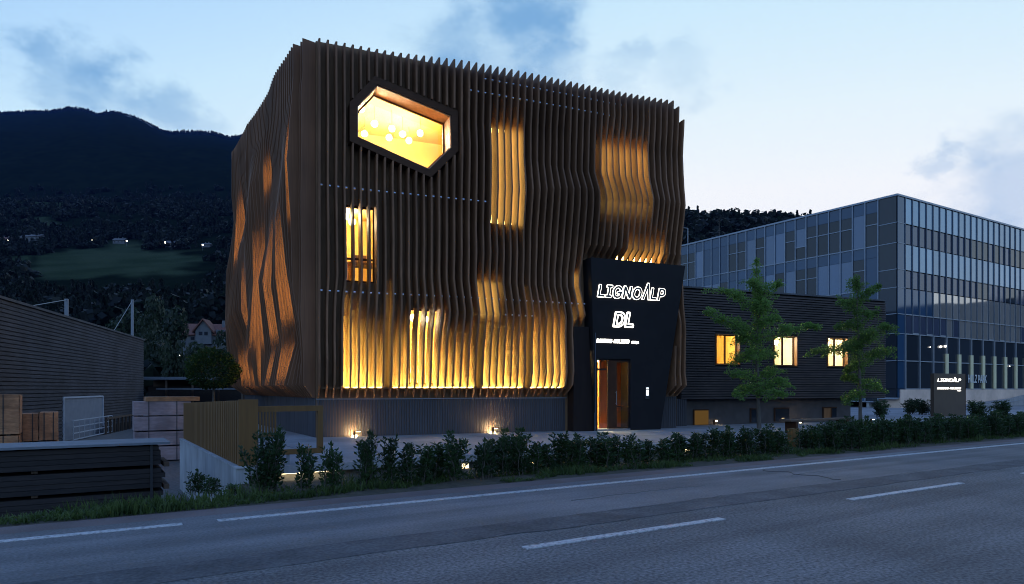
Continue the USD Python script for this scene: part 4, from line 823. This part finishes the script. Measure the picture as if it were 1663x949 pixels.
for zz in (.6, 1.2): fe.part('rail', MB().box(WF, XW + .113, XW + .16, YF0, YF1, zz, zz + .06), M['ochre'])
fe.part('back_panel', MB().prism(Frame((0, 0), (0, 1), (1, 0)), [(YF0, PZ + .04), (YF1, PZ + .04), (YF1, zf(YF1) - .03), (YF0, zf(YF0) - .03)], XW + .162, XW + .175), M['housewood'])
fe.part('end_panel', MB().box(WF, XW + .055, XW + .40, 13.64, 13.70, PZ + .034, 1.64), M['ochre'])
# rail frame
rf = Thing('railing_frame', 'open rust brown rectangular railing frame at the plaza front edge', 'railing', (3.5, 13.75, PZ))
rx0, rx1 = XW + .42, WF.o[0]
RFm = Frame((0, 13.72), (1, 0), (0, -1)); rx1 = RFm.tz(525, 700)[0]; rzt, rzb = RFm.tz(500, 659)[1], RFm.tz(500, 737)[1]
rf.part('top_rail', MB().box(RFm, rx0, rx1, -.10, 0, rzt - .11, rzt), M['ochre']); rf.part('bottom_rail', MB().box(RFm, rx0, rx1, -.10, 0, rzb, rzb + .10), M['ochre'])
rf.part('end_post', MB().box(RFm, rx1 - .11, rx1 - .003, -.101, .001, rzb + .1, rzt - .11), M['ochre'])
for tt in (rx0 + .55, rx1 - .3): rf.part('foot', MB().box(RFm, tt, tt + .05, -.08, -.03, PZ, rzb), M['galv'])
bf2 = Frame(P(411, 20.6), (1, 0), (0, -1)); bx1 = bf2.tz(446, 700)[0]
r2 = Thing('bar_railing', 'short railing of upright brown bars at the back corner of the plaza', 'railing', (*bf2.o, PZ))
for k in range(8): t = bx1 * k / 7; r2.part('bar', MB().box(bf2, t, t + .05, -.05, 0, PZ + .08, bf2.tz(430, 668)[1]), M['ochre'])
r2.part('rail', MB().box(bf2, -.1, bx1 + .1, -.06, .01, bf2.tz(430, 668)[1] + .002, bf2.tz(430, 665)[1] + .03), M['ochre']); r2.part('rail', MB().box(bf2, -.1, bx1 + .1, -.06, .01, PZ + .02, PZ + .078), M['ochre'])
#@@SMALL
# ---------------------------------------------------------------- lamps, bench
def bollard(px, py, label, lit):
    o = (FR.w(FR.tz(px, py, .30)[0], .34, 0)[:2] if lit and px < 900 else G(px, py, PZ)); th = Thing('spot_light', label, 'light', (*o, PZ), None)
    fr = Frame(o, UDIR, NDIR)
    th.part('post', MB().box(fr, -.03, .03, -.03, .03, PZ, PZ + .17), M['frame']); th.part('head', MB().box(fr, -.025, .20, -.035, .035, PZ + .172, PZ + .21), M['frame'])
    th.part('lens', MB().box(fr, .06, .17, -.02, .02, PZ + .160, PZ + .170), M['spot'])
    if lit: th.part('uplight', MB().box(fr, -.04, .10, -.12, -.08, PZ + .03, PZ + .045), M['spotup' if px < 900 else 'spot'])
    th.part('base_plate', MB().box(fr, -.2, .28, -.14, .1, PZ + .002, PZ + .008), M['galv'])
bollard(575, 709.5, 'small angular spotlight washing the plinth below the left lit bay', 1)
bollard(800, 702.5, 'small angular spotlight washing the middle of the dark plinth', 1)
bollard(1160, 690.5, 'small angular floor light in front of the annex left window', 0)
bollard(1303, 688, 'glaring small spotlight standing between the two ginkgo trees', 1)
bollard(1415, 688.5, 'small angular floor light right of the second ginkgo tree', 0)
single('edge_light', MB().box(WF, 3.25, 4.35, 13.55, 13.68, .186, .198), M['led_edge'], 'glowing light strip under the plaza edge below the railing frame', 'light')
for k, (px, lab) in enumerate([(757, 'bright small light at the plaza edge between two hedge shrubs'), (868, 'tiny light at the plaza edge behind the middle hedge'), (975, 'tiny light at the plaza edge below the entrance door'), (1118, 'tiny light at the plaza edge behind the right part of the hedge')]):
    x = WF.o[0] + RFm.tz(px, 700, .25)[0]; th = Thing('step_light', lab, 'light', (x, 13.46, .1))
    th.part('housing', MB().box(WF, x - .11, x + .11, 13.52, 13.715, .02, .185), M['galv']); th.part('lens', MB().box(WF, x - .08, x + .08, 13.50, 13.517, .06, .16), M['led_edge'])
bo = G(1285, 705, PZ); bfm = Frame(bo, (1, 0), (0, 1)); bw = 3.6
bn = Thing('bench', 'long low dark timber bench by the gap in the hedge', 'bench', (*bfm.w(bw / 2, 0, 0)[:2], PZ))
for k in range(4): bn.part('seat_slat', MB().box(bfm, 0, bw, k * .12, k * .12 + .11, PZ + .40, PZ + .45), M['housewood'])
for t in (.3, bw - .4): bn.part('leg', MB().box(bfm, t, t + .1, .03, .45, PZ, PZ + .398), M['frame'])
st = single('post_box', MB().box(WF, *(lambda x: (x, x + .32))(RFm.tz(1273, 715, .4)[0]), 13.0, 13.2, .05, .62), M['ochre'], 'short ochre post at the end of the hedge beside the gap', 'post')
# ---------------------------------------------------------------- vegetation
def leaves_on(mb, pts, dirs, size, g, up=.35, w=.45):
    n = len(pts); d = dirs + g.normal(size=(n, 3)) * .45 + [0, 0, up]; d /= np.linalg.norm(d, axis=1, keepdims=True)
    s = np.cross(d, g.normal(size=(n, 3))); s /= np.linalg.norm(s, axis=1, keepdims=True); L = size * g.uniform(.65, 1.25, n)[:, None]
    v = np.stack([pts, pts + d * L * .55 + s * L * w * .5, pts + d * L, pts + d * L * .55 - s * L * w * .5], 1).reshape(-1, 3)
    mb.add(v, np.arange(4 * n).reshape(n, 4))
def shrub(seed, h, stems, width):
    g = np.random.default_rng(seed); st, lf = MB(), MB()
    for k in range(stems):
        a = g.uniform(0, 2 * np.pi); r0 = g.uniform(0, width * .35); top = h * g.uniform(.68, 1.06); lean = g.normal(size=2) * width * .22
        b = np.array([r0 * math.cos(a), r0 * math.sin(a), 0]); zz = np.linspace(0, 1, 6)
        pts = np.stack([b[0] + lean[0] * zz ** 1.5 + .02 * g.normal(size=6), b[1] + lean[1] * zz ** 1.5 + .02 * g.normal(size=6), top * zz], 1); st.tube(pts, np.linspace(.011, .004, 6), 4)
        m = int(top / .0078); u = g.uniform(.06, 1.0, m); c = np.stack([np.interp(u, zz, pts[:, i]) for i in range(3)], 1)
        an = g.uniform(0, 2 * np.pi, m); dr = np.stack([np.cos(an), np.sin(an), np.full(m, .55)], 1); c += dr * (g.uniform(0, .09, m) * np.interp(u, [0, .5, 1], [1, 1, .25]))[:, None] * (width / .45)
        leaves_on(lf, c, dr, .088, g, .4, .42)
    return st, lf
HLAB = 'upright dark green laurel shrub in the closed hedge row before the entrance and annex'
protos = []
def first_shrub(seed, h, stems, width, x, y, label, group=None):
    th = Thing('laurel_shrub', label, 'shrub', (x, y, .04), group); s_, l_ = shrub(seed, h, stems, width)
    for nm, mb, m in (('stem', s_, 'bark'), ('foliage', l_, 'laurel')):
        v, f = mb.get(); th.part(nm, (v + [x, y, .04], f), M[m])
    return th
def hx_(px, y=12.55): return (lambda fr: fr.tz(px, 700)[0])(Frame((0, y), (1, 0), (0, -1)))
def hpos(px, y=11.95): return Frame((0, y), (1, 0), (0, -1)).tz(px, 700)[0]
big = first_shrub(1, 1.06, 15, .62, hpos(432, 12.2), 12.2, 'biggest bushy laurel at the near end of the concrete wall')
g = np.random.default_rng(77)
pr = [first_shrub(10 + k, h, n, w, hpos(px), 11.95, lb) for k, (h, n, w, px, lb) in enumerate([(.80, 6, .32, 497, 'slim laurel shrub right below the corner of the railing frame'), (.78, 7, .5, 538, 'wide loose laurel shrub just right of the railing frame'), (1.02, 9, .42, 598, 'tall pointed laurel shrub left of the middle of the hedge row'), (.86, 6, .36, 628, 'thin laurel shrub right of the tall pointed one')])]
for px in (660, 690, 716, 740, 783, 800, 826, 850, 868, 890, 910, 930, 948, 968, 985, 1003, 1022, 1040, 1060, 1078, 1096, 1113, 1130, 1147, 1163, 1180, 1196, 1212, 1228, 1243, 1257, 1270):
    k = int(g.integers(4)); big_ = px in (740, 826, 850, 985)
    nth = hedge_n = globals().get('hedge_n', 0) + 1; ORD = 'first second third fourth fifth sixth seventh eighth ninth tenth eleventh twelfth'.split()
    lab_ = f'{ORD[nth - 1]} laurel shrub to the right of the thin one in the left hedge row' if nth <= 12 else HLAB
    x = hpos(px + g.uniform(-3, 3)); pr[2 if big_ else k].copy((x, 11.95 + g.uniform(-.12, .16), .04), g.uniform(0, 360), (g.uniform(1.05, 1.4), g.uniform(1.05, 1.4), g.uniform(.78, 1.0) * (.9 if px > 940 else 1.)), lab_, 'laurels of the left hedge', 'laurel_shrub')
x0, x1 = hpos(1322, 12.0), 46.; x = x0
while x < x1:
    for yy in (11.9, 12.3):
        pr[int(g.integers(4))].copy((x + g.uniform(-.1, .1), yy + g.uniform(-.1, .1), .04), g.uniform(0, 360), (g.uniform(1.05, 1.4), g.uniform(1.05, 1.4), g.uniform(.78, .95)), 'laurel shrub in the dense clipped hedge right of the gap', 'laurels of the right hedge', 'laurel_shrub')
    x += .36
for k, (px, d, lab) in enumerate([(1478, 40., 'low round shrub at the foot of the glass corner'), (1430, 36., 'low shrub behind the second ginkgo trunk'), (1500, 39., 'low shrub left of the pylon sign'), (1590, 34., 'shrub right of the pylon sign below the ramp'), (1630, 34., 'far shrub right of the pylon sign at the picture edge')]):
    big.copy((*P(px, d), PZ), 50. * k, (1.5, 1.5, .8), lab, None, 'laurel_shrub')
# ginkgo trees
def ginkgo(name_label, px0, d, base_py, top_px, top_py, branches, seed):
    g = np.random.default_rng(seed); o = P(px0, d); zt = Z(top_py, d); base = np.array([*o, PZ]); top = np.array([*P(top_px, d), zt])
    th = Thing('ginkgo_tree', name_label, 'tree', base); u = np.linspace(0, 1, 12)
    tp = base + (top - base) * u[:, None] + np.concatenate([[[0, 0, 0]], g.normal(size=(11, 3)) * [.025, .025, 0]])
    th.part('trunk', MB().tube(tp, np.interp(u, [0, .05, .5, 1], [.085, .07, .05, .012]), 8), M['bark'], smooth=True)
    br, lf = MB(), MB()
    def foliage(pts, rad, n, up=.1):
        uu = g.uniform(0, 1, n); s = np.linspace(0, 1, len(pts)); c = np.stack([np.interp(uu, s, pts[:, i]) for i in range(3)], 1)
        ra = np.interp(uu, [0, .25, .7, 1], [.45, 1, .8, .25]) * rad; off_ = g.normal(size=(n, 3)); off_ /= np.linalg.norm(off_, axis=1, keepdims=True)
        clump = .25 + 1.5 * meshkit.noise(c * 5.5, 3); c = c + off_ * 1.1 * (ra * clump * g.uniform(.25, 1, n) ** .6)[:, None] * [1, 1, .75]
        leaves_on(lf, c, off_, .058, g, up, .8)
    for (zx, zy, ex, ey, rad, n) in branches:
        dz = g.uniform(-.9, .9); e = np.array([*P(ex, d + dz), Z(ey, d + dz)]); zs = Z(zy, d); b = np.array([np.interp(zs, tp[:, 2], tp[:, 0]), np.interp(zs, tp[:, 2], tp[:, 1]), zs])
        s = np.linspace(0, 1, 7)[:, None]; pts = b + (e - b) * s; pts[:, 2] += .10 * np.sin(np.linspace(0, np.pi, 7)); pts[1:-1] += g.normal(size=(5, 3)) * .035
        br.tube(pts, np.linspace(.028, .006, 7), 5); foliage(pts, rad, n)
        for q in range(9):
            m = g.integers(1, 7); sd = pts[m] + g.normal(size=3) * [.5, .5, .3] * rad * 1.9; sp = np.stack([pts[m], (pts[m] + sd) / 2 + [0, 0, .03], sd]); br.tube(sp, [.010, .007, .004], 4); foliage(sp, rad * .45, n // 9)
    foliage(tp[8:], .26, 1100, .4); foliage(tp[4:9], .22, 700)
    th.part('branches', br, M['bark']); th.part('crown', lf, M['ginkgo'])
S = lambda c: (1100 + c[0] * .316, 400 + c[1] * .316)
def B(zx, zy, ex, ey, rad, n): a, b = S((zx, zy)), S((ex, ey)); return (*a, *b, rad, n)
ginkgo('young ginkgo tree with long sideways branches before the annex windows', 1233, 25.4, 695, 1229, 421,
       [B(415, 330, 250, 232, .30, 900), B(415, 280, 535, 195, .28, 800), B(415, 455, 140, 342, .36, 1300), B(415, 420, 520, 372, .34, 900), B(418, 480, 728, 415, .28, 1300), B(415, 500, 330, 470, .36, 900), B(415, 560, 300, 590, .36, 1000), B(418, 560, 500, 560, .3, 600), B(418, 690, 282, 665, .3, 800), B(418, 740, 290, 760, .32, 900), B(418, 690, 500, 640, .3, 600), B(418, 720, 572, 715, .28, 900), B(418, 770, 560, 770, .26, 700), B(415, 230, 380, 180, .28, 500), B(415, 380, 460, 300, .34, 600)], 31)
ginkgo('narrower young ginkgo tree nearer the glass corner', 1398, 27.6, 690, 1391, 448,
       [B(930, 330, 850, 285, .28, 700), B(930, 290, 1040, 205, .26, 800), B(930, 430, 820, 420, .3, 700), B(940, 400, 1030, 340, .32, 700), B(940, 520, 1085, 415, .34, 1100), B(940, 560, 700, 540, .30, 1100), B(940, 520, 870, 520, .34, 700), B(940, 600, 1080, 540, .34, 1000), B(945, 620, 870, 640, .32, 800), B(945, 700, 850, 680, .28, 700), B(945, 720, 1045, 740, .30, 900), B(945, 760, 870, 790, .28, 700), B(930, 230, 900, 180, .25, 400), B(930, 470, 1010, 470, .34, 700)], 32)
# small globe tree
o = P(346, 26.5); gt_ = Thing('globe_tree', 'small round crowned tree behind the ochre fence beside the office', 'tree', (*o, YZ)); zc = Z(601, 26.5)
g = np.random.default_rng(41); gt_.part('trunk', MB().tube([(*o, YZ), (o[0] + .02, o[1], zc * .6), (*o, zc)], [.06, .05, .03], 7), M['bark'], smooth=True)
lf = MB(); n = 5200; d_ = g.normal(size=(n, 3)); d_ /= np.linalg.norm(d_, axis=1, keepdims=True); rad = .95 * (.72 + .5 * meshkit.fbm(d_ * 2.2 + 5, 3, 6)) * g.uniform(.45, 1, n) ** .5
leaves_on(lf, np.array([*o, zc]) + d_ * rad[:, None] * [1, 1, .82], d_, .11, g, .05, .55); gt_.part('crown', lf, M['globe'])
# grass verge
g = np.random.default_rng(55); n = 26000
xs = np.concatenate([g.uniform(-6, 18, 18000), g.uniform(18, 46, 8000)]); ysv = 11.36 + np.abs(g.normal(size=n)) * .5
den = meshkit.fbm(np.stack([xs * .9, ysv * 2, 0 * xs], -1), 3, 8); ok = (den > .40) & (ysv < 13.3) & ((xs < XW) | (ysv < 13.2)) & (ysv > 11.38 + .5 * (meshkit.fbm(np.stack([xs * .7, 0 * xs, 0 * xs], -1), 3, 4) - .35)); xs, ysv, den = xs[ok], ysv[ok], den[ok]; n = len(xs)
zb_ = np.where(xs < XW, np.interp(ysv, [11.35, 11.9, 12.9, 13.6], [0, .02, -.35, -1.06]), np.interp(ysv, [11.35, 11.8, 13.5], [0, .05, .06]))
hgt = g.uniform(.03, .17, n) * (.3 + 1.3 * (den - .35) / .3) * np.where(xs < 3, .8, .7); an = g.uniform(0, 2 * np.pi, n); ln = g.normal(size=(n, 2)) * .06; w = g.uniform(.008, .018, n)
b = np.stack([xs, ysv, zb_], 1); s_ = np.stack([np.cos(an), np.sin(an), 0 * an], 1) * w[:, None]; mid = b + np.stack([ln[:, 0] * .4, ln[:, 1] * .4, hgt * .6], 1); tip = b + np.stack([ln[:, 0], ln[:, 1], hgt], 1)
v = np.stack([b - s_, b + s_, mid + s_ * .7, mid - s_ * .7, tip], 1).reshape(-1, 3); k = np.arange(n) * 5
single('verge_grass', (v, np.concatenate([np.stack([k, k + 1, k + 2], 1), np.stack([k, k + 2, k + 3], 1), np.stack([k + 3, k + 2, k + 4], 1)])), M['grass'], 'grass and low weeds along the road verge', 'grass', kind='stuff')
for k, (px, py, h, lab) in enumerate([(320, 800, .42, 'leafy weed clump at the foot of the concrete wall'), (345, 802, .34, 'smaller weed clump next to the leafy one at the concrete wall'), (380, 806, .25, 'low weed clump near the end of the concrete wall')]):
    pw_ = G(px, py, 0); pr[1].copy((pw_[0], pw_[1] + .1, -.05), 70. * k, (.8, .8, h / .8), lab, None, 'weed_clump')
#@@FAR
# ---------------------------------------------------------------- far houses, lamps and trees on the slope
def on_slope(px, py, d):                         # where the sight line meets the slope
    ds = np.arange(160, 1300, 2.0); xy = F2[None] * ds[:, None] + R2[None] * (ds * (px - CX) / FPX)[:, None]; yy = project(xy[:, 0], xy[:, 1], terrain_z(xy[:, 0], xy[:, 1]))[1]
    k = np.argmax(yy <= py); return float(ds[k]) if (yy <= py).any() else d
def house(px, py_base, d, wpx, hpx, rpx, yaw, label, win=4, roof='houseroof', gable=False):
    d = on_slope(px, py_base, d) if d > 300 else d
    o = P(px, d); z0 = float(terrain_z(np.array([o[0]]), np.array([o[1]]))[0]); zb = Z(py_base, d); k = d / FPX; w, h, r = wpx * k, hpx * k, rpx * k; dp = w * .6
    a = math.radians(yaw); u = R2 * math.cos(a) + F2 * math.sin(a); nn = R2 * math.sin(a) - F2 * math.cos(a); fr = Frame(o - u * w / 2, u, nn)
    th = Thing('hillside_house', label, 'house', (*o, zb)); th.part('wall', MB().box(fr, 0, w, -dp, 0, min(z0, zb) - 3, zb + h), M['housewall'])
    rfp = th.part('roof', MB().prism(Frame(fr.o, fr.n, fr.u), [(.6, zb + h - .2), (-dp - .6, zb + h - .2), (-dp - .6, zb + h), (-dp / 2, zb + h + r), (.6, zb + h)], -.6, w + .6), M[roof])
    th.part('chimney', MB().box(fr, w * .3, w * .3 + .7, -dp * .6, -dp * .6 + .7, zb + h + r * .4, zb + h + r + .8), M['housewall'], parent=rfp); th.part('chimney', MB().box(fr, w * .75, w * .75 + .7, -dp * .4, -dp * .4 + .7, zb + h + r * .4, zb + h + r + .9), M['housewall'], parent=rfp)
    for i in range(win):
        t = w * (i + .5) / win
        for zz in ((.25, .62) if hpx > 9 else (.4,)):
            wd = th.part('window', MB().box(fr, t - w / win * .2, t + w / win * .2, .0, .06, zb + h * zz, zb + h * (zz + .22)), M['darkpane'])
    if gable:
        gw, gh = w * .30, r * 1.15; t = w * .48
        gp = th.part('gable', MB().prism(fr, [(t - gw / 2, zb + h * .3), (t + gw / 2, zb + h * .3), (t + gw / 2, zb + h + gh * .25), (t, zb + h + gh), (t - gw / 2, zb + h + gh * .25)], .02, 1.2), M['housewall'])
        th.part('gable_roof', MB().prism(fr, [(t - gw / 2 - .8, zb + h + gh * .12), (t, zb + h + gh + .1), (t + gw / 2 + .8, zb + h + gh * .12), (t + gw / 2 + .8, zb + h + gh * .25), (t, zb + h + gh + .5), (t - gw / 2 - .8, zb + h + gh * .25)], -dp / 2, 1.9), M['houseroof'], parent=gp)
        for i in range(2): th.part('gable_window', MB().box(fr, t - gw * .28 + i * gw * .34, t - gw * .06 + i * gw * .34, 1.2, 1.26, zb + h * .95, zb + h * 1.2), M['darkpane'], parent=gp)
        for i in range(3): th.part('dormer', MB().box(fr, w * (.70 + .09 * i), w * (.75 + .09 * i), -dp * .15, .2, zb + h + .1, zb + h + r * .42), M['housewall'], parent=rfp)
    return th
house(334, 566, 205., 82, 22, 20, 6, 'large house with red tiled roof and white gable behind the shed', 6, gable=True)
house(47, 394, 640., 34, 10, 5, -8, 'pale blue grey house on the slope above the meadow at far left', 4, 'roofdark')
house(6, 398, 630., 20, 9, 5, 5, 'white house at the left picture edge on the slope', 3)
house(15, 412, 600., 24, 6, 4, 5, 'small low barn below the leftmost white house', 2, 'houseroof')
house(192, 396, 640., 18, 6, 4, 0, 'small house on the slope between two hillside lamps', 3, 'roofdark')
house(280, 402, 640., 22, 7, 5, 4, 'house on the slope near the third hillside lamp', 4, 'roofdark')
house(334, 402, 640., 13, 5, 3, 0, 'rightmost small house on the slope beside the office', 2, 'roofdark')
for px, py, d, r, lab in [(12, 391, 625, .8, 'street lamp by the leftmost white hillside house'), (148, 390, 640, .75, 'lone street lamp left of the small hillside house'), (205.5, 391.5, 635, .6, 'street lamp just right of the small hillside house'), (268, 394, 635, .7, 'street lamp left of the third hillside house'), (329, 398, 635, .7, 'rightmost street lamp on the slope beside the office'), (288, 574, 130, .11, 'left one of the pair of yard lamps below the red roofed house'), (291.5, 577, 129, .15, 'right one of the pair of yard lamps below the red roofed house')]:
    if d > 300: k_ = on_slope(px, py + 9, d) / d; d, r = d * k_, r * k_
    o = P(px, d); zc = Z(py, d); z0 = float(terrain_z(np.array([o[0]]), np.array([o[1]]))[0]); th = Thing('street_lamp', lab, 'street lamp', (*o, min(z0, zc - 3)))
    th.part('pole', MB().tube([(*o, min(z0, zc - 3)), (*o, zc - r)], .09, 5), M['galv']); th.part('lamp_globe', MB().ball((*o, zc), r, 1), M['streetglow'], smooth=True)
o = P(1117, 110.); zt_ = Z(371, 110.); th = Thing('street_lamp', 'tall thin street lamp standing behind the glass building by the office', 'street lamp', (*o, -1.1)); th.part('pole', MB().tube([(*o, -1.1), (*o, zt_)], [.12, .08], 6), M['galv']); th.part('arm', MB().tube([(*o, zt_), (*(o - R2 * .9), zt_ + .12)], .06, 5).box(Frame(o - R2 * 1.5, R2, F2), 0, .7, -.12, .12, zt_ + .06, zt_ + .2), M['galv'])
gb2 = np.random.default_rng(91)
for k, (px, pt, pb, d, w, lab) in enumerate([(250, 545, 600, 120., 36, 'pale round tree right behind the warehouse end'), (285, 556, 612, 100., 34, 'bushy tree below the red roofed house, left of the lamps'), (318, 560, 612, 95., 40, 'bushy tree right of the yard lamps'), (362, 540, 600, 150., 30, 'dark tree in front of the red roofed house at the office edge'), (243, 500, 560, 170., 40, 'tall grey green tree above the warehouse roof end'), (275, 515, 570, 180., 44, 'broad tree left of the red roofed house'), (205, 505, 560, 190., 50, 'tree peeping over the warehouse roof between the posts')]):
    o = P(px, d); kk = d / FPX; zt_, zb = Z(pt, d), float(terrain_z(np.array([o[0]]), np.array([o[1]]))[0]); h = zt_ - zb
    th = Thing('hillside_tree', lab, 'tree', (*o, zb)); th.part('trunk', MB().tube([(*o, zb - .3), (*o, zb + h * .5)], [.25, .15], 6), M['bark'])
    v, f = crown_mesh(200 + k, 1300, 1, 1, .10, rnd=.5).get(); th.part('crown', (v * [w * kk * .62, w * kk * .62, h * .44] + [*o, zb + h * .56], f), M['bush'])
bo_ = P(1168, 420.); zb = float(terrain_z(np.array([bo_[0]]), np.array([bo_[1]]))[0]); bt_ = Thing('bare_tree', 'thin open crowned tree sticking out above the right wooded ridge', 'tree', (*bo_, zb)); zt_ = Z(349, 420.)
mb = MB().tube([(*bo_, zb), (*bo_, zt_ - 2)], [.35, .15], 5); lf = MB()
for k in range(14):
    a = gb2.uniform(0, 6.28); z = zt_ - gb2.uniform(1.5, 5); e = np.array([bo_[0] + 4 * math.cos(a) * gb2.uniform(.5, 1), bo_[1] + 4 * math.sin(a) * gb2.uniform(.5, 1), z + gb2.uniform(.5, 2.2)]); mb.tube([(*bo_, z - 1), e], [.12, .06], 4); leaves_on(lf, e + gb2.normal(size=(16, 3)) * .8, gb2.normal(size=(16, 3)), .7, gb2, .1, .6)
bt_.part('branches', mb, M['bark']); bt_.part('crown', lf, M['forest'])
#@@HAZE
# ---------------------------------------------------------------- the blue evening air of the valley
hz = usdkit.material(stage, '/World/Looks/evening_air', {"v": ("principled_volume", {"color": (.10, .30, 1.0), "density": 1.3e-5, "anisotropy": .0})}, [], volume="v.volume")
single('haze', MB().box(WF, -7000, 7000, -7000, 7000, -420, 1780), hz, kind='stuff')
